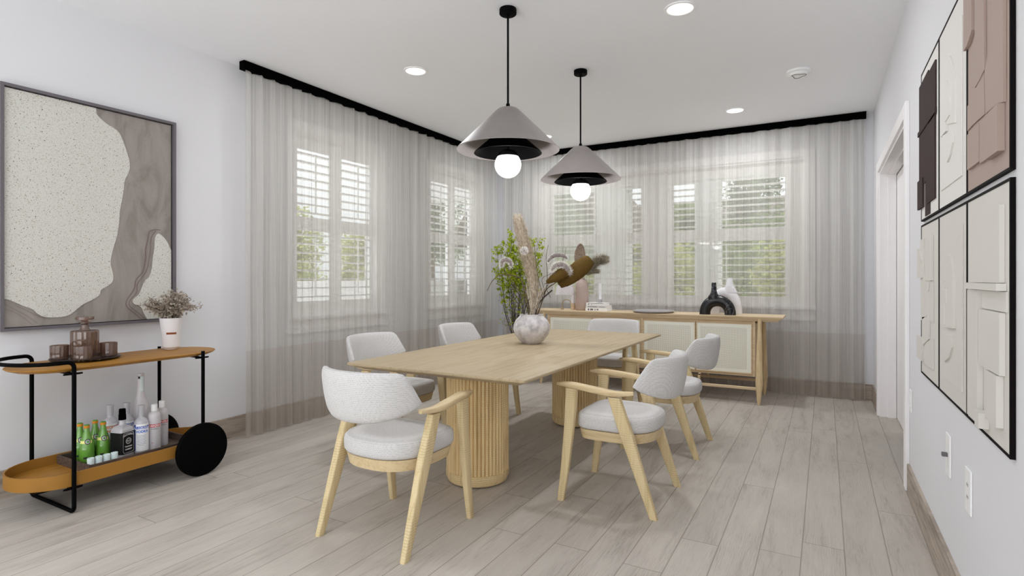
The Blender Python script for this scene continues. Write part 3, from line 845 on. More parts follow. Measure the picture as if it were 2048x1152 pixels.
# ------------------------------------------------------------------ floor plant in the far corner
def leaf(b, p, d, L, W, rnd):
    d = d.normalized(); s = d.cross(Vector((rnd.uniform(-1, 1), rnd.uniform(-1, 1), rnd.uniform(-0.2, 1)))).normalized()
    m = p + d * L * 0.5
    vs = [b.bm.verts.new(q) for q in (p, m + s * W, p + d * L, m - s * W)]; b.face(vs)
fp = thing('floor_plant', 'tall leafy lime green branches behind the table toward the far corner', 'plant', (-3.265, 5.93, 0))
MB().lathe([(0.0, 0.0), (0.11, 0.0), (0.15, 0.05), (0.165, 0.2), (0.14, 0.38), (0.10, 0.44), (0.105, 0.46), (0.09, 0.46), (0.0, 0.40)], 36, cap0=False, cap1=False).build('pot', 'white_ceramic', fp, True)
rn = random.Random(21); bs = MB(); bl = MB()
Rt = Vector((cos(YAW), sin(YAW), 0)); Bk = Vector((-sin(YAW), cos(YAW), 0))
for k in range(20):
    a = rn.uniform(-1, 1); L = rn.uniform(1.0, 1.46) * (1 - 0.16 * abs(a)); dp = rn.uniform(-0.16, 0.16)
    base = Vector((0, 0, 0.42)); tip = base + Rt * (a * 0.30 + 0.015) + Bk * dp + Vector((0, 0, L))
    mid = base + Rt * a * 0.20 + Bk * dp * 0.6 + Vector((0, 0, L * 0.45))
    P = curve_pts([base, mid, tip], 8); m = len(P)
    bs.tube(P, [0.0045 - 0.003 * i / (m - 1) for i in range(m)], 5)
    for q in range(4, m):
        for _ in range(2):
            dd = Vector((rn.gauss(0, 1), rn.gauss(0, 1), rn.uniform(0.1, 1.2))).normalized(); ln = rn.uniform(0.05, 0.13)
            e = P[q] + dd * ln
            bs.tube([P[q], P[q].lerp(e, 0.5), e], 0.0012, 3)
            for s in range(13 if q > m * 0.58 else 1):
                pp = P[q].lerp(e, rn.uniform(0.3, 1.0)) + Vector((rn.gauss(0, 0.008), rn.gauss(0, 0.008), rn.gauss(0, 0.008)))
                leaf(bl, pp, Vector((rn.gauss(0, 1), rn.gauss(0, 1), rn.gauss(0.1, 1))), rn.uniform(0.022, 0.040), rn.uniform(0.007, 0.012), rn)
bs.build('stems', 'dark_twig', fp); bl.build('foliage', 'leaf_lime', fp)

# ------------------------------------------------------------------ vase on the table with dried arrangement
VX, VY = -1.965, 3.815
tv = tag(MB().lathe([(0.0, 0.0), (0.066, 0.0), (0.070, 0.006), (0.092, 0.022), (0.128, 0.068), (0.141, 0.108), (0.139, 0.142), (0.121, 0.180), (0.096, 0.205), (0.088, 0.214), (0.091, 0.222), (0.085, 0.224), (0.078, 0.212), (0.10, 0.18), (0.11, 0.12), (0.06, 0.02), (0.0, 0.015)], 56, cap0=False, cap1=False).build('round_vase', 'crackle', None, True, (VX, VY, TT + 0.001), sharp=70),
         'round weathered white ceramic vase in the middle of the dining table', 'vase')
ar = thing('dried_arrangement', 'dried pampas, banksia cones and fuzzy flowers arranged in the table vase', 'dried flowers', (VX, VY, TT + 0.20), YAW)
# local x = to the right as first seen, y = away, z up; k converts survey pixels
K = 0.003749
def q(u, v, dp=0.0):
    return Vector(((u - 1064) * K, dp, (632 - v) * K + 0.022))
rn = random.Random(9)
b = MB(); plume(b, curve_pts([q(1069, 600), q(1066, 560, .01), q(1057, 520, .0), q(1047, 480, -.01), q(1038, 444, -.02)]), 0.078, 4200, 0.085, rn, 0.0016, 0.0)
b.build('pampas_plume', 'pampas', ar)
b = MB()
b.tube(curve_pts([q(1064, 680), q(1068, 630), q(1068, 590)]), 0.006, 8)
for k in range(26):
    u = rn.uniform(1052, 1092); P = curve_pts([q(1064 + rn.uniform(-8, 8), 650, rn.uniform(-.03, .03)), q(lerp(1066, u, .45), 610, rn.uniform(-.03, .03)), q(u, rn.uniform(560, 585), rn.uniform(-.05, .05))], 4)
    b.tube(P, 0.0022, 4)
b.build('pale_stems', 'pampas', ar)
b = MB()
for pts, r in (([(1060, 640), (1050, 605), (1032, 575), (1012, 546), (1008, 535)], .004), ([(1062, 640), (1055, 600), (1043, 563), (1030, 553), (1003, 551), (985, 562), (973, 584)], .0055),
               ([(1070, 640), (1082, 600), (1097, 578), (1112, 568), (1130, 556)], .006), ([(1072, 640), (1086, 598), (1078, 560), (1072, 520), (1070, 488)], .004),
               ([(1074, 640), (1094, 580), (1096, 545), (1094, 515), (1098, 490)], .0035), ([(1073, 640), (1090, 590), (1085, 560), (1102, 550), (1124, 541)], .003),
               ([(1064, 640), (1048, 590), (1046, 555)], .003), ([(1078, 600), (1105, 560), (1128, 520), (1135, 495)], .003), ([(1094, 580), (1103, 598)], .003),
               ([(1090, 570), (1110, 561), (1150, 567)], .003)):
    P = curve_pts([q(u, v, 0.02 * math.sin(u)) for u, v in pts], 6)
    m = len(P); b.tube(P, [r * (1 - 0.55 * i / (m - 1)) for i in range(m)], 6)
b.build('brown_branches', 'twig', ar, True)
b = MB()
for pts, r in (([(1050, 645), (1046, 622), (1040, 595), (1022, 568)], .003), ([(1052, 645), (1050, 624), (1056, 606), (1060, 600)], .003), ([(1046, 622), (1030, 600), (1020, 580)], .002),
               ([(1070, 645), (1076, 615), (1088, 598), (1106, 582)], .0055)):
    P = curve_pts([q(u, v, -0.02) for u, v in pts], 6); b.tube(P, r, 6)
b.build('dark_branches', 'dark_twig', ar, True)
def banksia(c0, c1, r, blunt):
    A, B2 = q(*c0), q(*c1); d = (B2 - A); L = d.length; rot = d.to_track_quat('Z', 'Y').to_matrix().to_4x4()
    prof = []; n = 22
    for i in range(n + 1):
        k = i / n; prof.append((r * (sin(PI * (0.05 + 0.87 * k)) ** 0.40) * lerp(1 - blunt, 1, k), L * k))
    b = MB(); b.lathe(prof, 36, mat=Matrix.Translation(A) @ rot)
    for v in b.bm.verts:
        v.co += Vector((rn.uniform(-1, 1), rn.uniform(-1, 1), rn.uniform(-1, 1))) * 0.0022
    b.build('banksia_cone', 'banksia', ar, True, sharp=80)
banksia((1122, 572, 0.02), (1186, 520, 0.05), 0.076, 0.25)
banksia((1094, 566, -0.06), (1136, 543, -0.05), 0.056, 0.6)
def fuzzy(pts, r, ln, nm='fuzzy_flower'):
    P = curve_pts([q(u, v, dp) for u, v, dp in pts], 5)
    core = MB(); m = len(P)
    core.tube(P, [r * (0.35 + 0.65 * sin(PI * (0.08 + 0.84 * i / (m - 1)))) for i in range(m)], 12)
    o = core.build(nm, 'fuzz_core', ar, True)
    b = MB()
    for _ in range(int(900 * m / 16)):
        f = rn.random() * (m - 1); i = min(int(f), m - 2); c = P[i].lerp(P[i + 1], f - i)
        d = Vector((rn.gauss(0, 1), rn.gauss(0, 1), rn.gauss(0, 1))).normalized(); s = d.cross(Vector((0.3, 1, 0.2))).normalized() * 0.00045
        a = c + d * r * 0.6; e = c + d * (r + ln * 0.7 * rn.uniform(0.5, 1))
        b.quad(a - s, a + s, e + s * 0.4, e - s * 0.4)
    b.build('bristles', 'fuzz_white', o)
fuzzy([(1002, 534, 0), (1004, 524, 0), (1012, 520, 0), (1020, 524, 0), (1022, 533, 0)], 0.016, 0.022)
fuzzy([(1048, 503, -0.13), (1048, 503, -0.12), (1049, 503, -0.10)], 0.024, 0.020)
fuzzy([(1097, 524, 0), (1106, 514, 0), (1118, 510, 0), (1130, 512, 0), (1137, 518, 0)], 0.016, 0.008)
fuzzy([(1104, 541, -0.08), (1111, 533, -.08), (1123, 530, -.08), (1134, 536, -.08), (1141, 547, -.08)], 0.018, 0.030)

# ------------------------------------------------------------------ bar cart
CXC = -3.722
ct = thing('bar_cart', 'black tubular bar cart with two ochre wooden shelves and big black wheels', 'bar cart', (CXC, 1.80, 0))
def race(hw, hl, z, n=20, cx=0.0, cy=0.0, rc=None):
    """stadium outline, straight sides along y"""
    pts = []
    for k in range(n + 1):
        a = -PI / 2 + PI * k / n - PI / 2; 
    for k in range(n + 1):
        a = PI * k / n; pts.append((cx + hw * cos(a), cy + (hl - hw) + hw * sin(a), z))
    for k in range(n + 1):
        a = PI + PI * k / n; pts.append((cx + hw * cos(a), cy - (hl - hw) + hw * sin(a), z))
    return pts
zt = 0.772
b = MB(); b.rings([race(0.190, 0.510, zt - 0.024), race(0.222, 0.542, zt - 0.012), race(0.232, 0.552, zt - 0.004), race(0.230, 0.550, zt)])
b.build('top_shelf', 'amber_wood', ct, True, sharp=25)
b = MB(); b.rings([race(0.231, 0.551, 0.214), race(0.231, 0.551, 0.142), race(0.221, 0.541, 0.142)], cap0=False, cap1=False)
b.rings([race(0.223, 0.543, 0.160), race(0.223, 0.543, 0.214), race(0.231, 0.551, 0.214)], cap0=False, cap1=False)
lip = b.build('lower_tray', 'amber_lip', ct, True, sharp=25)
MB().rings([race(0.222, 0.542, 0.144), race(0.222, 0.542, 0.161)]).build('tray_floor', 'amber_wood', lip)
r = 0.0105
xn, xf = 0.248, -0.248; ya, yb = -0.35, 0.354
HZ = 0.806
def arc(cx, cy, cz, r_, a0, a1, ux, uy, n=5):
    return [Vector((cx, cy, cz)) + Vector(ux) * r_ * cos(a0 + (a1 - a0) * k / n) + Vector(uy) * r_ * sin(a0 + (a1 - a0) * k / n) for k in range(n + 1)]
c = 0.03
fl = arc(xn - c, ya, r + c, c, 0, -PI / 2, (1, 0, 0), (0, 0, 1)) + arc(xf + c, ya, r + c, c, -PI / 2, -PI, (1, 0, 0), (0, 0, 1))
h1 = arc(xf, ya - c, HZ - c, c, 0, PI / 2, (0, 1, 0), (0, 0, 1))
loop = [Vector((0.248 * cos(a), -0.40 + 0.18 * sin(a), HZ)) for a in [PI + PI * k / 18 for k in range(19)]]
h2 = arc(xn, ya - c, HZ - c, c, PI / 2, 0, (0, 1, 0), (0, 0, 1))
path = fl + h1 + loop + h2 + [fl[0]]
MB().tube(path, r, 12, False).build('front_frame', 'black_metal', ct, True, sharp=60)
b = MB()
for x in (xn, xf):
    b.tube([(x, yb, 0.17), (x, yb, 0.45), (x, yb, zt + 0.012)], r, 12)
b.tube([(xf, yb, 0.166), (0, yb, 0.166 - 0.035), (xn, yb, 0.166)], r * 0.8, 10)
b.build('rear_frame', 'black_metal', ct, True, sharp=60)
b = MB()
for z in (zt - 0.030, 0.136):
    for y in (ya, yb):
        b.box(xf, xn, y - 0.012, y + 0.012, z - 0.004, z + 0.004)
        for x in (xn, xf): b.rings([[(x - math.copysign(0.035, x) * 0.3 + 0.012 * cos(2 * PI * k / 16), y + 0.045 * sin(2 * PI * k / 16), zz_) for k in range(16)] for zz_ in (z - 0.004, z + 0.004)])
b.box(-0.19, 0.19, -0.50, 0.50, 0.1375, 0.1418)
b.build('shelf_bracket', 'black_metal', ct)
for s, x in ((1, 0.272), (-1, -0.272)):
    wm = Matrix.Translation((x, yb - 0.02, 0.165)) @ Matrix.Rotation(PI / 2, 4, 'Y')
    b = MB(); b.lathe([(0.0, -0.017), (0.150, -0.017), (0.160, -0.014), (0.165, -0.008), (0.165, 0.008), (0.160, 0.014), (0.150, 0.017), (0.0, 0.017)], 64, cap0=False, cap1=False, mat=wm)
    b.build('wheel', 'rubber_black', ct, True, sharp=30)
MB().tube([(-0.272, yb - 0.02, 0.125), (0, yb - 0.02, 0.125), (0.272, yb - 0.02, 0.125)], 0.008, 10).build('axle', 'black_metal', ct, True)

# things on the cart top
zc = zt + 0.001
TRX, TRY = -3.80, 1.645
tag(MB().lathe([(0.0, 0.0), (0.150, 0.0), (0.166, 0.006), (0.172, 0.014), (0.168, 0.016), (0.156, 0.009), (0.0, 0.006)], 56, cap0=False, cap1=False).build('round_tray', 'black_marble', None, True, (TRX, TRY, zc)),
    'round black tray under the decanter set on the bar cart top', 'tray')
def fluted(prof, n=48, amp=0.03):
    b = MB(); rs = []
    for r_, z in prof:
        rs.append([(r_ * (1 + amp * cos(n / 3 * 2 * PI * i / n * 1.0)) * cos(2 * PI * i / n), r_ * (1 + amp * cos(n / 3 * 2 * PI * i / n)) * sin(2 * PI * i / n), z) for i in range(n)])
    return b.rings(rs, True, False, False)
dz = zc + 0.0075
dc = thing('decanter', 'square shouldered brown glass decanter with flat round stopper on the black tray', 'decanter', (TRX - 0.012, TRY + 0.0, dz))
b = fluted([(0.0, 0.0), (0.066, 0.0), (0.068, 0.004), (0.068, 0.156), (0.064, 0.162), (0.030, 0.162), (0.020, 0.175), (0.017, 0.196), (0.024, 0.200), (0.013, 0.200), (0.013, 0.17), (0.05, 0.154), (0.058, 0.150), (0.058, 0.012), (0.0, 0.010)], 60, 0.02)
b.build('body', 'brown_glass', dc, True, sharp=30)
MB().lathe([(0.0, 0.178), (0.011, 0.180), (0.014, 0.202), (0.030, 0.206), (0.030, 0.210), (0.016, 0.214), (0.018, 0.222), (0.044, 0.226), (0.046, 0.236), (0.044, 0.242), (0.0, 0.242)], 32, cap0=False, cap1=False).build('stopper', 'brown_glass', dc, True, sharp=30)
for x, y, lab in ((TRX - 0.068, TRY - 0.102, 'short brown glass tumbler at the left end of the black tray'), (TRX + 0.095, TRY - 0.055, 'short brown glass tumbler in front of the decanter on black tray'),
                  (TRX + 0.020, TRY + 0.110, 'short brown glass tumbler at the right end of the black tray')):
    o = fluted([(0.0, 0.0), (0.040, 0.0), (0.044, 0.004), (0.045, 0.078), (0.044, 0.082), (0.041, 0.080), (0.040, 0.012), (0.0, 0.010)], 48, 0.025).build('tumbler', 'brown_glass', None, True, (x, y, dz), sharp=30)
    tag(o, lab, 'glass', 'brown tumblers on the black tray')
pot = thing('flower_pot', 'white tapered pot with thin rust label at right end of bar cart top', 'pot', (-3.825, 2.150, zc))
rp = [(0.0, 0.0), (0.036, 0.0), (0.041, 0.004), (0.052, 0.020), (0.053, 0.100), (0.067, 0.212), (0.063, 0.212), (0.050, 0.11), (0.049, 0.024), (0.0, 0.02)]
MB().lathe(rp, 48, cap0=False, cap1=False).build('body', 'white_ceramic', pot, True, sharp=30)
def wrap(rf, ac, hw, z0, z1, n=10, eps=0.0006, m=4):
    """patch on a surface of revolution rf(z), centred on angle ac, half width hw metres"""
    b = MB(); rs = []
    for j in range(m + 1):
        z = lerp(z0, z1, j / m); r_ = rf(z) + eps
        rs.append([(r_ * cos(ac + lerp(-hw, hw, i / n) / r_), r_ * sin(ac + lerp(-hw, hw, i / n) / r_), z) for i in range(n + 1)])
    return b.rings(rs, False, False, False)
FA = math.atan2(-1.95, 3.8)   # bearing from the cart toward the dining area
wrap(lambda z: 0.053 + max(0, z - 0.1) * 0.125, FA + 0.02, 0.030, 0.105, 0.118).build('label', 'rust_label', pot)
rn = random.Random(33)
bq = thing('blossom_bunch', 'bunch of dried grey beige blossoms in the white pot on the bar cart', 'dried flowers', (-3.825, 2.150, zc + 0.205))
bs = MB(); bl = MB()
for k in range(36):
    th = rn.uniform(0, 2 * PI); ph = rn.uniform(0.05, 1.15) ** 1.0
    if k < 8: ph = rn.uniform(0.9, 1.25)
    L = rn.uniform(0.12, 0.195) * (1.08 if k < 8 else 1)
    tip = Vector((sin(ph) * cos(th) * L * 0.9, sin(ph) * sin(th) * L, cos(ph) * L + 0.02))
    P = curve_pts([(0, 0, -0.10), tip * 0.35 + Vector((0, 0, 0.012)), tip], 6)
    bs.tube(P, 0.0016, 4)
    for _ in range(95):
        f = rn.uniform(0.25, 1.0); i = min(int(f * (len(P) - 1)), len(P) - 2); c = P[i]
        pp = c + Vector((rn.gauss(0, 0.013), rn.gauss(0, 0.013), rn.gauss(0, 0.012)))
        if pp.z < 0.008 and math.hypot(pp.x, pp.y) > 0.045: continue
        leaf(bl, pp, Vector((rn.gauss(0, 1), rn.gauss(0, 1), rn.gauss(0, 1))), rn.uniform(0.013, 0.022), rn.uniform(0.005, 0.009), rn)
bs.build('stems', 'dark_twig', bq); bl.build('blossoms', 'dried_leaf', bq)

# lower tray: crate with bottles
KZ = 0.1615
crx0, crx1, cry0, cry1 = -3.932, -3.555, 1.555, 2.175
cr = thing('serving_crate', 'dark brown wooden crate on the lower bar cart shelf holding the bottles', 'crate', ((crx0 + crx1) / 2, (cry0 + cry1) / 2, KZ))
a_, c_ = (crx1 - crx0) / 2, (cry1 - cry0) / 2
b = MB(); b.box(-a_, a_, -c_, c_, 0, 0.009); b.box(a_ - 0.01, a_, -c_, c_, 0.009, 0.05); b.box(-a_, -a_ + 0.01, -c_, c_, 0.009, 0.05)
b.box(-a_ + 0.01, a_ - 0.01, -c_, -c_ + 0.01, 0.009, 0.05); b.box(-a_ + 0.01, a_ - 0.01, c_ - 0.01, c_, 0.009, 0.05)
b.build('box', 'walnut_crate', cr)
KB = KZ + 0.0095
def rfun(prof):
    def f(z):
        for (r0, z0), (r1, z1) in zip(prof[:-1], prof[1:]):
            if z0 <= z <= z1 and z1 > z0: return lerp(r0, r1, (z - z0) / (z1 - z0))
        return prof[-1][0]
    return f
def text_part(s, size, rf, ac, zc_, m, parent, name='lettering', bold=0.0, xs=1.0, flat=None):
    cu = bpy.data.curves.new('t', 'FONT'); cu.body = s; cu.size = size; cu.align_x = 'CENTER'; cu.align_y = 'CENTER'; cu.offset = bold; cu.resolution_u = 3
    to = bpy.data.objects.new('t', cu); me = bpy.data.meshes.new_from_object(to)
    bm = bmesh.new(); bm.from_mesh(me); bpy.data.meshes.remove(me); bpy.data.objects.remove(to); bpy.data.curves.remove(cu)
    for v in bm.verts:
        x, y = v.co.x * xs, v.co.y; z = zc_ + y
        if flat is not None:
            v.co = Vector(flat(x, z))
        else:
            r_ = rf(z) + 0.0011; a = ac + x / r_; v.co = Vector((r_ * cos(a), r_ * sin(a), z))
    mb = MB(); mb.bm.free(); mb.bm = bm
    return mb.build(name, m, parent)
# green mineral water
PG = [(0.0, 0.0), (0.033, 0.0), (0.036, 0.006), (0.038, 0.03), (0.0375, 0.065), (0.034, 0.100), (0.0265, 0.132), (0.0185, 0.160), (0.0140, 0.180), (0.0135, 0.196), (0.0, 0.196)]
def water():
    t = empty('water_bottle')
    MB().lathe(PG, 36, cap0=False, cap1=False).build('glass_body', 'green_glass', t, True, sharp=50)
    cp = MB().lathe([(0.0, 0.1965), (0.0150, 0.1965), (0.0155, 0.202), (0.0150, 0.211), (0.0, 0.2115)], 24, cap0=False, cap1=False).build('cap', 'orange_cap', t, True)
    MB().lathe([(0.0, 0.2117), (0.0146, 0.2112), (0.012, 0.2150), (0.0, 0.2155)], 24, cap0=False, cap1=False).build('cap_top', 'green_cap', cp, True)
    f = rfun(PG)
    wrap(f, FA - 0.25, 0.036, 0.110, 0.126).build('neck_label', 'label_yellow', t)
    def disc(rad, eps, nm, m):
        b = MB(); c = b.bm.verts; rs = []
        def pt(a, k):
            z = 0.120 + rad * k * sin(a); r_ = f(z) + eps; an = FA + 0.22 + rad * k * cos(a) / r_
            return (r_ * cos(an), r_ * sin(an), z)
        rs = [[pt(2 * PI * i / 20, k) for i in range(20)] for k in (1.0, 0.5, 0.05)]
        return b.rings(rs).build(nm, m, t)
    disc(0.0155, 0.0009, 'emblem', 'label_dark'); disc(0.0115, 0.0014, 'emblem_centre', 'bottle_grey'); disc(0.006, 0.0018, 'emblem_motif', 'green_cap')
    wrap(f, FA - 0.1, 0.010, 0.022, 0.034, eps=0.0008).build('foot_label', 'label_dark', t)
    return t
w0 = water()
for i, (x, y, lab) in enumerate(((-3.80, 1.650, 'green mineral water bottle, front left of the four in the crate'), (-3.80, 1.736, 'green mineral water bottle, front right of the four in the crate'),
                                 (-3.880, 1.650, 'green mineral water bottle, back left of the four, beside the cart pole'), (-3.880, 1.729, 'green mineral water bottle, back right of the four in the crate'))):
    o = w0 if i == 0 else copy_tree(w0)
    o.location = (x, y, KB); tag(o, lab, 'bottle', 'green water bottles in the crate')
# frosted shot glasses
for i, y in enumerate((1.574, 1.614, 1.654, 1.694)):
    lab = ['pale shot glass at the left end of the row of four by the green bottles', 'pale shot glass second from left in the row of four', 'pale shot glass third from left in the row of four', 'pale shot glass at right end of the row of four, near black label bottle'][i]
    tag(MB().lathe([(0.0, 0.0), (0.0165, 0.0), (0.0175, 0.067), (0.016, 0.067), (0.0155, 0.008), (0.0, 0.007)], 24, cap0=False, cap1=False).build('shot_glass', 'shot_glass', None, True, (-3.604, y + 0.010, KB), sharp=40),
        lab, 'shot glass', 'shot glasses in the crate')
# round-shouldered vodka bottles
PV = [(0.0, 0.0), (0.036, 0.0), (0.040, 0.005), (0.041, 0.02), (0.041, 0.165), (0.038, 0.190), (0.028, 0.208), (0.0175, 0.216), (0.0155, 0.222), (0.0155, 0.268), (0.0, 0.268)]
def vodka(x, y, inkm, band, l2, lab):
    t = thing('vodka_bottle', lab, 'bottle', (x, y, KB))
    MB().lathe(PV, 40, cap0=False, cap1=False).build('glass_body', 'vodka_glass', t, True, sharp=40)
    MB().lathe([(0.0, 0.2262), (0.0172, 0.2262), (0.0175, 0.280), (0.0195, 0.285), (0.0195, 0.292), (0.0, 0.292)], 28, cap0=False, cap1=False).build('cap', 'bottle_grey', t, True, sharp=30)
    f = rfun(PV)
    wrap(f, FA, 0.050, 0.018, 0.182, 16, m=6).build('front_label', 'label_white', t)
    wrap(f, FA - 0.95 * 0.041 / 0.041, 0.008, 0.02, 0.180, 6, eps=0.001).build('side_band', band, t)
    text_part('ABSOLUT', 0.022, f, FA + 0.1, 0.160, inkm, t, 'brand_lettering', 0.0006, 0.92)
    text_part(l2, 0.021, f, FA + 0.1, 0.136, inkm, t, 'second_lettering', 0.0006, 0.92)
    b = MB()
    for k in range(8):
        z = 0.112 - k * 0.0085; hw = [0.026, 0.025, 0.026, 0.022, 0.026, 0.024, 0.026, 0.015][k]
        r_ = f(z) + 0.0011
        rs = [[(r_ * cos(FA + lerp(-hw, hw, i / 8) / r_), r_ * sin(FA + lerp(-hw, hw, i / 8) / r_), zz_) for i in range(9)] for zz_ in (z, z + 0.0014)]
        b.rings(rs, False, False, False)
    b.build('small_print', 'label_navy', t)
vodka(-3.700, 1.900, 'print_blue', 'label_navy', 'VODKA', 'clear vodka bottle with blue ABSOLUT VODKA lettering, right of black label bottle')
vodka(-3.878, 1.810, 'print_orange', 'print_orange', 'MANDRIN', 'clear vodka bottle with orange lettering, partly behind the black label bottle')
vodka(-3.850, 1.890, 'print_blue', 'label_navy', 'VODKA', 'clear vodka bottle at the back of crate, mostly hidden behind the blue lettered one')
# square whiskey bottle
t = thing('whiskey_bottle', 'square bottle with black label and black cap, front middle of crate', 'bottle', (-3.715, 1.800, KB), FA + PI / 2 + 0.75)
def rsq(h, z, r=0.012): return [(p[0], p[1], z) for p in rrect(h, h, z, r, 4)]
b = MB(); b.rings([rsq(0.042, 0.0), rsq(0.045, 0.004), rsq(0.045, 0.158), rsq(0.042, 0.172), rsq(0.030, 0.186), rsq(0.018, 0.192, 0.010), rsq(0.0165, 0.20, 0.016), rsq(0.0165, 0.222, 0.016)])
b.build('glass_body', 'bottle_grey', t, True, sharp=40)
MB().lathe([(0.0, 0.2225), (0.020, 0.2225), (0.0195, 0.255), (0.0175, 0.257), (0.0185, 0.262), (0.0170, 0.288), (0.0, 0.289)], 28, cap0=False, cap1=False).build('cap', 'matte_black', t, True, sharp=30)
b = MB(); b.rings([rsq(0.0455, 0.022), rsq(0.0458, 0.024), rsq(0.0458, 0.150), rsq(0.0455, 0.152)], cap0=False, cap1=False); b.build('label', 'label_black', t)
yf = -0.0464
b = MB(); n = 40   # white ornamental outline on the front
def fpt(x, z): return (x, yf - 0.0003, z)
def fr(o0, o1):
    b.rings([[fpt(*p) for p in o0], [fpt(*p) for p in o1]], True, False, False)
def oct_(hw, z0, z1, c): return [(-hw + c, z0), (hw - c, z0), (hw, z0 + c), (hw, z1 - c), (hw - c, z1), (-hw + c, z1), (-hw, z1 - c), (-hw, z0 + c)]
fr(oct_(0.036, 0.028, 0.147, 0.008), oct_(0.0345, 0.0295, 0.1455, 0.008))
fr([(0.018 * cos(2 * PI * i / n), 0.098 + 0.018 * sin(2 * PI * i / n)) for i in range(n)], [(0.0155 * cos(2 * PI * i / n), 0.098 + 0.0155 * sin(2 * PI * i / n)) for i in range(n)])
fr([(0.011 * cos(2 * PI * i / n), 0.098 + 0.011 * sin(2 * PI * i / n)) for i in range(n)], [(0.0102 * cos(2 * PI * i / n), 0.098 + 0.0102 * sin(2 * PI * i / n)) for i in range(n)])
b.build('label_ornament', 'label_white', t)
fl_ = lambda x, z: (x, yf - 0.0006, z)
text_part("JACK DANIEL'S", 0.0115, None, 0, 0.131, 'label_white', t, 'brand_lettering', 0.0003, 0.85, flat=lambda x, z: (x, yf - 0.0006, z + 0.006 - (x * x) * 6.0))
text_part("No.7", 0.011, None, 0, 0.098, 'label_white', t, 'number_lettering', 0.0003, 0.9, flat=fl_)
text_part("Tennessee", 0.0125, None, 0, 0.066, 'label_white', t, 'place_lettering', 0.0004, 0.9, flat=fl_)
text_part("WHISKEY", 0.0115, None, 0, 0.048, 'label_white', t, 'kind_lettering', 0.0004, 0.95, flat=fl_)
# slim bottles with red band
PD = [(0.0, 0.0), (0.033, 0.0), (0.0355, 0.004), (0.0355, 0.205), (0.034, 0.222), (0.026, 0.236), (0.0185, 0.240), (0.0185, 0.244), (0.0, 0.244)]
def slim(x, y, lab, da=0.0):
    t = thing('slim_bottle', lab, 'bottle', (x, y, KB))
    MB().lathe(PD, 36, cap0=False, cap1=False).build('glass_body', 'frosted_glass', t, True, sharp=40)
    MB().lathe([(0.0, 0.2442), (0.0180, 0.2442), (0.0180, 0.283), (0.016, 0.286), (0.0, 0.286)], 28, cap0=False, cap1=False).build('cap', 'white_plastic', t, True, sharp=30)
    f = rfun(PD)
    wrap(f, FA + da, 0.036, 0.147, 0.166, 12).build('red_band', 'print_red', t)
    text_part('DANZKA', 0.018, f, FA + da, 0.156, 'label_white', t, 'brand_lettering', 0.0005, 0.95)
    text_part('VODKA', 0.008, f, FA + da, 0.136, 'ink', t, 'second_lettering', 0.0001, 1.5)
    text_part('50 cl', 0.006, f, FA + da - 0.3, 0.05, 'print_red', t, 'small_print', 0.0001, 1.2)
slim(-3.690, 1.972, 'slim silvery white bottle with red DANZKA band, left one of the pair', 0.05)
slim(-3.752, 2.052, 'slim silvery white bottle with red DANZKA band, right one at the crate end', 0.1)
# tall long-neck bottle
t = thing('tall_bottle', 'tallest frosted white long neck bottle at the back of the crate', 'bottle', (-3.872, 1.985, KB))
PT = [(0.0, 0.0), (0.042, 0.0), (0.046, 0.006), (0.047, 0.240), (0.043, 0.268), (0.033, 0.292), (0.024, 0.322), (0.0195, 0.365), (0.0185, 0.44), (0.0195, 0.445), (0.0, 0.446)]
MB().lathe(PT, 40, cap0=False, cap1=False).build('glass_body', 'frosted_glass', t, True, sharp=50)
MB().lathe([(0.0, 0.4465), (0.0195, 0.4465), (0.0200, 0.462), (0.0, 0.463)], 24, cap0=False, cap1=False).build('cap', 'frosted_glass', t, True)
f = rfun(PT)
wrap(f, FA + 0.35, 0.010, 0.35, 0.444).build('neck_stripe', 'shot_glass', t)
wrap(f, FA - 0.5, 0.006, 0.43, 0.444).build('neck_mark', 'label_black', t)

# ------------------------------------------------------------------ painting on the left wall
PX = XL + 0.03
PZ0, PZ1, PY0, PY1 = 0.949, 2.355, 1.329, 2.300
pt = thing('abstract_painting', 'large framed abstract picture in speckled white and wavy grey, above bar cart', 'picture', (XL, (PY0 + PY1) / 2, PZ0))
def relp(o, root):
    o.location = -Vector(root.location); return o
b = MB(); fw = 0.017
b.box(XL + 0.001, XL + 0.045, PY0, PY0 + fw, PZ0, PZ1); b.box(XL + 0.001, XL + 0.045, PY1 - fw, PY1, PZ0, PZ1)
b.box(XL + 0.001, XL + 0.045, PY0 + fw, PY1 - fw, PZ0, PZ0 + fw); b.box(XL + 0.001, XL + 0.045, PY0 + fw, PY1 - fw, PZ1 - fw, PZ1)
relp(b.build('frame', 'frame_grey', pt), pt)
iy0, iy1, iz0, iz1 = PY0 + fw + 0.004, PY1 - fw - 0.008, PZ0 + fw + 0.004, PZ1 - fw - 0.006
relp(MB().box(XL + 0.002, XL + 0.012, PY0 + fw, PY1 - fw, PZ0 + fw, PZ1 - fw).build('backing', 'dark_gap', pt), pt)  # near-black backing, shadow of the gap inside the frame put into its colour
relp(MB().box(XL + 0.0122, XL + 0.024, iy0, iy1, iz0, iz1).build('grey_ground', 'resin', pt), pt)
def zr(p): return (p[0] / 2.0562, 140 + p[1] / 2.0571)
def to_plane(pts, X, lo=None):
    out = []
    for p in pts:
        y, z = wall_pt(*zr(p), X)
        out.append((min(max(y, iy0 + 0.0005), iy1 - 0.0005), min(max(z, iz0 + 0.0005), iz1 - 0.0005)))
    return out
def smooth2(pts, n=4):
    P = curve_pts([(p[0], p[1], 0) for p in pts], n); return [(p.x, p.y) for p in P]
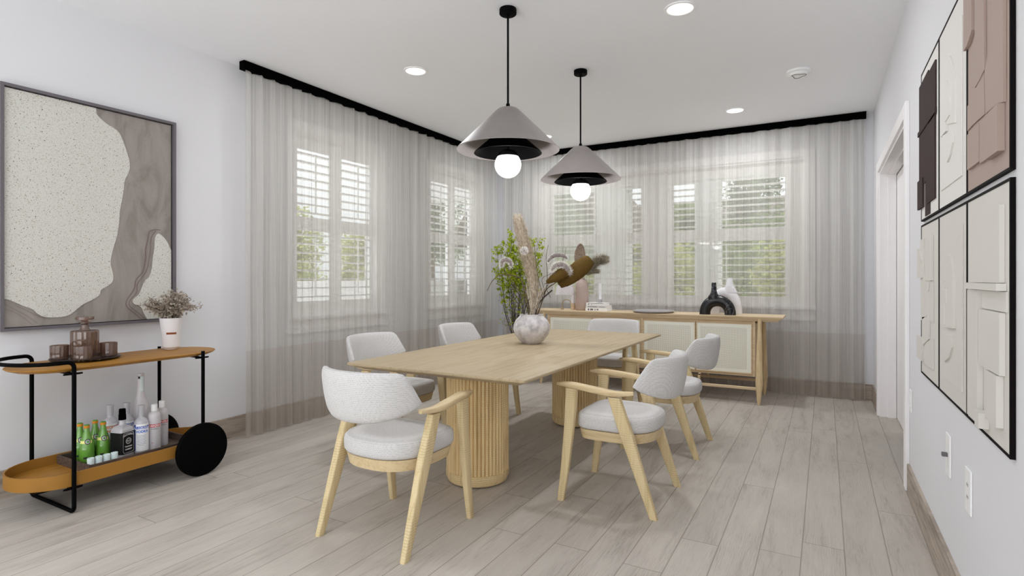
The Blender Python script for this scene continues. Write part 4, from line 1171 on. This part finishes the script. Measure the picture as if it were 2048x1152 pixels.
e1 = smooth2([(395, 150), (398, 180), (415, 200), (440, 222), (470, 240), (490, 258), (503, 285), (518, 325), (530, 365), (534, 400), (525, 430), (513, 455), (508, 500), (500, 545), (493, 580), (490, 625), (482, 680), (470, 720), (458, 765), (455, 800), (465, 840), (463, 870), (440, 890), (415, 905), (410, 925), (380, 945), (345, 962), (315, 985), (290, 1005), (260, 1015), (215, 1018), (180, 1015), (155, 1003), (135, 985), (100, 972), (60, 955), (35, 945), (5, 938)])
big = to_plane([(5, 40)] + [(395, 120)] + e1, XL + 0.028)
F = lambda X0: (lambda p, d_: (X0 + d_, p[0], p[1]))
relp(MB().prism(big, F(XL), 0.0242, 0.0285).build('speckled_field', 'terrazzo', pt), pt)
e2 = smooth2([(712, 745), (700, 735), (690, 712), (675, 690), (655, 674), (645, 678), (638, 695), (636, 730), (630, 770), (625, 815), (615, 850), (595, 870), (580, 905), (570, 925), (548, 945), (552, 962), (580, 975), (592, 1000), (612, 1034)])
relp(MB().prism(to_plane(e2 + [(665, 1036), (720, 1036), (720, 800)], XL + 0.028), F(XL), 0.0242, 0.0285).build('speckled_patch', 'terrazzo', pt), pt)
def ribbon(pts, w, nm, m):
    P = smooth2(pts, 4); a = []; c = []
    for i, p in enumerate(P):
        p0 = P[max(i - 1, 0)]; p1 = P[min(i + 1, len(P) - 1)]; dx, dy = p1[0] - p0[0], p1[1] - p0[1]; L = math.hypot(dx, dy) or 1
        a.append((p[0] - dy / L * w, p[1] + dx / L * w)); c.append((p[0] + dy / L * w, p[1] - dx / L * w))
    A = to_plane(a, XL + 0.025); B_ = to_plane(c, XL + 0.025)
    b = MB(); b.rings([[(XL + 0.0262, y, z) for y, z in A], [(XL + 0.0262, y, z) for y, z in B_]], False, False, False)
    relp(b.build(nm, m, pt), pt)
ribbon([(660, 658), (635, 657), (615, 665), (610, 690), (598, 740), (600, 770), (592, 815), (585, 835), (558, 865), (552, 900), (520, 950), (522, 975), (545, 995), (585, 1028)], 1.8, 'contour_line', 'art_line')
ribbon([(640, 663), (622, 690), (618, 740), (610, 790), (600, 830), (565, 880), (562, 915), (533, 950), (535, 972), (560, 992), (602, 1028)], 1.5, 'contour_line', 'art_line')
for L_ in ([(14, 962), (60, 985), (105, 1008), (155, 1044)], [(14, 985), (50, 992), (90, 1015), (135, 1050)], [(60, 968), (110, 990), (160, 1015), (210, 1026)]):
    ribbon(L_, 0.6, 'contour_line', 'art_line')

# ------------------------------------------------------------------ relief panels on the right wall
FX = XR - 0.012
cols = []
for u0, u1 in ((1842, 1877.5), (1877.5, 1933.5), (1933.5, 2020.5)):
    cols.append((wall_pt(u1, 500, FX)[0], wall_pt(u0, 500, FX)[0]))
rows = [(1.534, 2.272), (0.7765, 1.514)]
names = {(0, 0): ('white framed relief panel with dark brown blocks, upper row farthest from camera', 'art_white', 'art_brown'),
         (0, 1): ('white framed relief panel with white curved shapes, middle of the upper row', 'art_white', 'art_white'),
         (0, 2): ('taupe framed relief panel, nearest the camera in the upper row', 'art_taupe', 'art_taupe'),
         (1, 0): ('pale grey framed relief panel with curved stems, lower row farthest from camera', 'art_grey', 'art_grey'),
         (1, 1): ('pale grey framed relief panel with a half moon shape, middle of the lower row', 'art_grey', 'art_grey'),
         (1, 2): ('pale grey framed relief panel with stacked blocks, nearest the camera in lower row', 'art_grey', 'art_grey')}
panels = {}
for (r_, c_), (lab, mb_, mr) in names.items():
    y0, y1 = cols[c_]; z0, z1 = rows[r_]; y0 += 0.001; y1 -= 0.001
    p = thing('relief_panel', lab, 'wall art', (XR, (y0 + y1) / 2, z0), 0, 'framed relief panels on the right wall')
    fw = 0.008; b = MB()
    b.box(FX, XR - 0.0005, y0, y0 + fw, z0, z1); b.box(FX, XR - 0.0005, y1 - fw, y1, z0, z1)
    b.box(FX, XR - 0.0005, y0 + fw, y1 - fw, z0, z0 + fw); b.box(FX, XR - 0.0005, y0 + fw, y1 - fw, z1 - fw, z1)
    relp(b.build('frame', 'frame_black', p), p)
    relp(MB().box(FX + 0.002, XR - 0.0005, y0 + fw, y1 - fw, z0 + fw, z1 - fw).build('panel_board', mb_, p), p)
    panels[(r_, c_)] = (p, mr, y0, y1, z0, z1)
def shape(key, poly, h, base=0.0):
    """poly in survey pixels; h raised height over the board, base lifted start"""
    p, mr, y0, y1, z0, z1 = panels[key]
    h *= {(0, 0): 0.4, (0, 1): 0.6, (0, 2): 0.42, (1, 0): 0.5, (1, 1): 0.7, (1, 2): 0.75}[key]
    X = FX + 0.002 - h
    pts = [wall_pt(u, v, X) for u, v in poly]
    X1 = FX + 0.0015 - base
    relp(MB().prism(pts, lambda q_, d_: (d_, q_[0], q_[1]), X, X1).build('relief_shape', mr, p), p)
def hor(u0, u1, v1t, v1b, VPX=1650.0):
    """rectangle whose edges run along the wall: given at u1 (near) top/bottom v"""
    k = lambda v: HOR + (v - HOR) * (u0 - VPX) / (u1 - VPX)
    return [(u0, k(v1t)), (u1, v1t), (u1, v1b), (u0, k(v1b))]
A = (0, 0)
shape(A, hor(1838, 1856, 140, 262), 0.012); shape(A, hor(1856, 1870, 119, 228), 0.016)
shape(A, hor(1835, 1869, 214, 224), 0.022, 0.0); shape(A, hor(1838, 1853, 250, 362), 0.011); shape(A, hor(1853, 1869, 226, 396), 0.016)
shape(A, hor(1834.5, 1844, 355, 414), 0.026); shape(A, hor(1850, 1860, 340, 427), 0.006)
def dshape(cu, cv, rx, ry, a0=-90, a1=90, n=16):
    return [(cu + rx * cos(math.radians(lerp(a0, a1, i / n))), cv - ry * sin(math.radians(lerp(a0, a1, i / n)))) for i in range(n + 1)]
Bk_ = (0, 1)
shape(Bk_, hor(1881, 1923, 30, 351), 0.006)
shape(Bk_, [(1886, 250), (1886, 128), (1898, 111)] + dshape(1897, 180, 12, 66, 60, 0) + [(1909, 245)], 0.016)
shape(Bk_, [(1884, 300), (1884, 272), (1901, 262), (1905, 262), (1904, 285), (1899, 310), (1893, 325)], 0.016)
shape(Bk_, [(1889, 245), (1889, 190), (1893, 160), (1897, 172), (1899, 200), (1898, 230)], 0.022)
shape(Bk_, [(1881, 275), (1888, 258), (1888, 200), (1891, 200), (1891, 262)], 0.020)
Cc = (0, 2)
shape(Cc, [(1926.5, -70), (1942, -95), (1943, 60), (1937, 80), (1933, 92), (1926.5, 103)], 0.026)
shape(Cc, [(1949, -110), (1966, -120), (1968, 100), (1969, 138), (1958, 160), (1949, 176), (1949, 60)], 0.016)
shape(Cc, [(1970, 136), (1977, 100), (1984, 40), (1985, -150), (2006, -180), (2006, 204), (1994, 207), (1971, 228), (1969, 150)], 0.018)
shape(Cc, [(1934.5, 213), (1951, 182), (1950, 176), (1967, 140), (1969, 228), (1945, 250), (1934.5, 262)], 0.010)
shape(Cc, hor(1969, 1994, 207, 302), 0.040)
shape(Cc, hor(1934, 1957, 247, 323), 0.022); shape(Cc, hor(1959, 1990, 214, 305), 0.016)
D = (1, 0)
shape(D, hor(1850, 1862, 469, 561), 0.020); shape(D, hor(1850, 1866, 562, 645), 0.008)
shape(D, [(1834, 498), (1838, 500), (1841, 520), (1842, 556), (1834, 556)], 0.026); shape(D, [(1840, 480), (1847, 478), (1848, 540), (1852, 580), (1853, 632), (1842, 640), (1841, 560)], 0.012)
shape(D, [(1855, 582), (1857, 540), (1858, 560), (1857, 580)], 0.014)
shape(D, [(1844, 634), (1856, 634), (1858, 650), (1857, 678), (1845, 690)], 0.012)
shape(D, hor(1833, 1843, 676, 722) , 0.022); shape(D, [(1846, 715), (1847, 696), (1853, 684), (1866, 678), (1866, 740), (1850, 730)], 0.010)
E_ = (1, 1)
shape(E_, hor(1887, 1923, 447, 784), 0.008)
shape(E_, [(1890, 655), (1890, 512), (1896, 510)] + dshape(1894, 570, 12, 60, 65, 0) + [(1906, 657)], 0.020)
shape(E_, [(1886, 668), (1900, 674), (1904, 672), (1903, 695), (1897, 715), (1890, 722), (1886, 722)], 0.016)
shape(E_, [(1882, 650), (1882, 585), (1886, 562), (1888, 562), (1888, 650)], 0.026); shape(E_, [(1888, 592), (1888, 575), (1891, 576), (1891, 608)], 0.026)
Fk = (1, 2)
shape(Fk, hor(1938, 1998.5, 409, 566), 0.016); shape(Fk, hor(1928, 1992, 567, 582), 0.030)
shape(Fk, hor(1964, 2011.5, 584, 625), 0.008); shape(Fk, hor(1934, 1954, 580, 846), 0.020)
shape(Fk, hor(1957, 1998.5, 626, 752), 0.018); shape(Fk, hor(1970, 1992, 752, 856), 0.022)
shape(Fk, hor(1949, 1957, 826, 857), 0.034)

# ------------------------------------------------------------------ switches and outlet on the right wall
def plate(y, z, w_, h_, name, label, cat, sw):
    t = thing(name, label, cat, (XR, y, z))
    MB().box(-0.007, -0.0004, -w_ / 2, w_ / 2, -h_ / 2, h_ / 2, 0.002).build('cover_plate', 'white_plastic', t)
    if sw == 'knob': MB().box(-0.026, -0.0072, -0.008, 0.008, -0.008, 0.008, 0.0015).build('toggle', 'frame_grey', t)
    if sw == 'out':
        b = MB()
        for dz_ in (-0.021, 0.021):
            b.box(-0.0078, -0.0072, -0.009, -0.007, dz_ - 0.005, dz_ + 0.005); b.box(-0.0078, -0.0072, 0.007, 0.009, dz_ - 0.005, dz_ + 0.005)
        b.build('socket_slots', 'dark_gap', t)
    if sw == 'rocker': MB().box(-0.010, -0.0072, -0.016, 0.016, -0.033, 0.033, 0.001).build('rocker', 'white_plastic', t)
plate(3.93, 0.545, 0.075, 0.125, 'light_switch', 'white switch plate beside the door casing, below the relief panels', 'switch', 'rocker')
plate(2.80, 0.545, 0.085, 0.165, 'light_switch', 'white switch plate with a grey protruding toggle, low on the right wall', 'switch', 'knob')
plate(2.44, 0.520, 0.085, 0.150, 'power_outlet', 'white double power outlet, nearest the camera on the right wall', 'outlet', 'out')

# ------------------------------------------------------------------ outdoors
struct(MB().box(-45, 25, -25, 60, -0.5, -0.3).build('ground', 'pale_bounce_ground'))
t = thing('garden_fence', 'pale boarded garden fence seen through the left windows', 'fence', (-8.5, 7, -0.3))
b = MB(); y = 2.0
while y < 22: b.box(-8.52, -8.49, y, y + 0.145, -0.3, 1.20); y += 0.152
relp(b.build('boards', 'fence_paint', t), t)
relp(MB().box(-8.56, -8.525, 2, 22, 1.03, 1.11).box(-8.56, -8.525, 2, 22, 0.0, 0.08).build('rail', 'fence_paint', t), t)
def house(x0, x1, y0, y1, h_, hr, m, lab, axis):
    t = thing('house', lab, 'house', ((x0 + x1) / 2, y0, -0.3))
    b = MB(); b.box(x0, x1, y0, y1, -0.3, h_)
    if axis == 'y':
        xm = (x0 + x1) / 2; b.prism([(x0, h_), (x1, h_), (xm, h_ + hr)], lambda p, d_: (p[0], d_, p[1]), y0, y1)
    relp(b.build('walls', m, t), t)
    b = MB()
    if axis == 'y':
        for s in (-1, 1):
            e = x0 - 0.4 if s < 0 else x1 + 0.4; sl = hr / ((x1 - x0) / 2); ze = h_ - 0.4 * sl
            b.rings([[(e, y, ze), (xm, y, h_ + hr), (xm, y, h_ + hr + 0.15), (e, y, ze + 0.15)] for y in (y0 - 0.3, y1 + 0.3)])
    else:
        ym = (y0 + y1) / 2
        for s in (-1, 1):
            e = y0 - 0.4 if s < 0 else y1 + 0.4
            b.rings([[(x, e, h_ - 0.1), (x, ym, h_ + hr), (x, ym, h_ + hr + 0.15), (x, e, h_ + 0.05)] for x in (x0 - 0.4, x1 + 0.4)])
    relp(b.build('roof', 'roof_tile', t), t)
    relp(MB().box((x0 + x1) / 2 - 0.6, (x0 + x1) / 2 + 0.6, y0 - 0.04, y0 - 0.005, 0.8, 2.0).build('window', 'label_dark', t), t)
house(-8.0, -4.55, 12.0, 17.0, 2.6, 2.3, 'house_sage', 'pale sage green neighbouring house seen through the left of the back window', 'y')
house(-7.6, -0.9, 21.0, 26.0, 2.9, 1.3, 'house_tan', 'low tan house beyond the garden seen through middle of the back window', 'x')
t = thing('porch', 'white porch beam on two square posts outside the back window', 'porch', (-2.2, 7.9, -0.3))
for a, c in ((-3.0, -2.52), (-1.55, -1.245)): relp(MB().box(a, c, 7.85, 8.2, -0.3, 2.62).build('post', 'porch_paint', t), t)
relp(MB().box(-7, 3, 7.8, 8.25, 2.62, 2.95).build('beam', 'porch_paint', t), t)
def tree(x, y, h_, r, m, lab, n=2600, seed=1, trunk=0.12, low=0.25, ls=0.13, name='tree'):
    rnd = random.Random(seed); t = thing(name, lab, 'tree' if name == 'tree' else 'bush', (x, y, -0.3), 0, 'greenery outside the windows')
    bt = MB(); top = Vector((0, 0, h_ * 0.8)); bt.tube([(0, 0, 0), (0.05, 0, h_ * 0.4), top], [trunk, trunk * 0.7, trunk * 0.25], 8)
    lobes = []
    for k in range(14):
        a = rnd.uniform(0, 2 * PI); rr = r * rnd.uniform(0.15, 0.72); z = h_ * rnd.uniform(low + 0.12, 0.88)
        c = Vector((rr * cos(a), rr * sin(a), z)); lobes.append((c, r * rnd.uniform(0.30, 0.52)))
        bt.tube([(0, 0, z * 0.75), c], [trunk * 0.35, trunk * 0.1], 5)
    bt.build('trunk', 'bark', t)
    b = MB()
    for _ in range(n):
        c, lr = rnd.choice(lobes)
        d_ = Vector((rnd.gauss(0, 1), rnd.gauss(0, 1), rnd.gauss(0, 1))).normalized()
        p = c + d_ * lr * rnd.uniform(0.55, 1.05)
        if p.z < 0.03: p.z = 0.03
        leaf(b, p, Vector((rnd.gauss(0, 1), rnd.gauss(0, 1), rnd.gauss(-0.2, 0.7))), ls * rnd.uniform(0.7, 1.4), ls * rnd.uniform(0.22, 0.40), rnd)
    b.build('crown', m, t)
TREES = [(-10.2, 7.9, 3.4, 1.15, 'leaf_yellow', 'bushy yellow green tree behind the fence, first left window'), (-12.0, 5.0, 5.2, 1.5, 'leaf_mid', 'tall loose tree behind the fence at left of the first window'),
         (-10.9, 14.2, 6.2, 1.9, 'leaf_dark', 'dense dark tree behind the fence, second left window'), (-14.6, 18.6, 7.2, 2.2, 'leaf_mid', 'tallest mid green tree far behind the fence'),
         (-10.2, 10.5, 2.9, 1.1, 'leaf_yellow', 'low yellow green tree between the two left windows'),
         (-2.0, 15.6, 5.6, 1.35, 'leaf_dark', 'dark tree left of the large one in the back garden'), (1.4, 13.0, 5.4, 1.7, 'leaf_dark', 'large dark green tree at right of the back window'),
         (0.6, 17.6, 5.8, 1.6, 'leaf_mid', 'mid green tree behind the back garden bushes'), (-3.9, 18.4, 4.6, 1.0, 'leaf_mid', 'slim mid green tree next to the tan house'), (4.6, 15.6, 6.5, 1.7, 'leaf_dark', 'dark tree at far right of the back garden')]
for i, (x, y, h_, r, m, lab) in enumerate(TREES): tree(x, y, h_, r, m, lab, 9000 if r > 1.3 else 6000, 40 + i, 0.12, 0.25, 0.095)
for i, (x, y, h_, r, m, lab) in enumerate([(-0.5, 11.0, 2.3, 0.92, 'leaf_yellow', 'yellow green bush low in the right half of the back window'), (-2.4, 11.0, 2.2, 0.92, 'leaf_yellow', 'yellow green bush in the middle of the back window'),
                                    (-1.45, 13.0, 3.0, 1.1, 'leaf_mid', 'mid green bush behind the yellow green bushes'), (-3.3, 12.6, 2.7, 0.7, 'leaf_yellow', 'tall yellow green bush left of the back window middle'),
                                    (1.5, 10.2, 2.6, 0.92, 'leaf_mid', 'mid green bush at right edge of the back window'), (-4.3, 10.6, 1.9, 0.9, 'leaf_yellow', 'small bush before the sage green house')]):
    tree(x, y, h_, r, m, lab, 5500, 80 + i, 0.05, 0.0, 0.085, 'bush')
# ------------------------------------------------------------------ daylight
w = bpy.data.worlds.new('overcast_sky'); sc.world = w; w.use_nodes = True
nt = w.node_tree; bg = nt.nodes['Background']
# plain overcast sky: dim at the horizon, three times brighter overhead
tc = nt.nodes.new('ShaderNodeTexCoord'); sx = nt.nodes.new('ShaderNodeSeparateXYZ'); nt.links.new(tc.outputs['Generated'], sx.inputs[0])
mx = nt.nodes.new('ShaderNodeMath'); mx.operation = 'MAXIMUM'; nt.links.new(sx.outputs[2], mx.inputs[0]); mx.inputs[1].default_value = 0.0
ma = nt.nodes.new('ShaderNodeMath'); ma.operation = 'MULTIPLY_ADD'; nt.links.new(mx.outputs[0], ma.inputs[0]); ma.inputs[1].default_value = 3.2; ma.inputs[2].default_value = 0.95
nt.links.new(ma.outputs[0], bg.inputs[1]); bg.inputs[0].default_value = (0.93, 0.965, 1.0, 1)
sc.view_settings.view_transform = 'Standard'; sc.view_settings.look = 'None'
sc.view_settings.exposure = 0.23; sc.view_settings.gamma = 1.0; sc.view_settings.use_curve_mapping = False
cy = sc.cycles
cy.use_denoising = True
cy.max_bounces = 10; cy.diffuse_bounces = 6; cy.glossy_bounces = 3; cy.transmission_bounces = 6; cy.transparent_max_bounces = 24
cy.caustics_reflective = False; cy.caustics_refractive = False
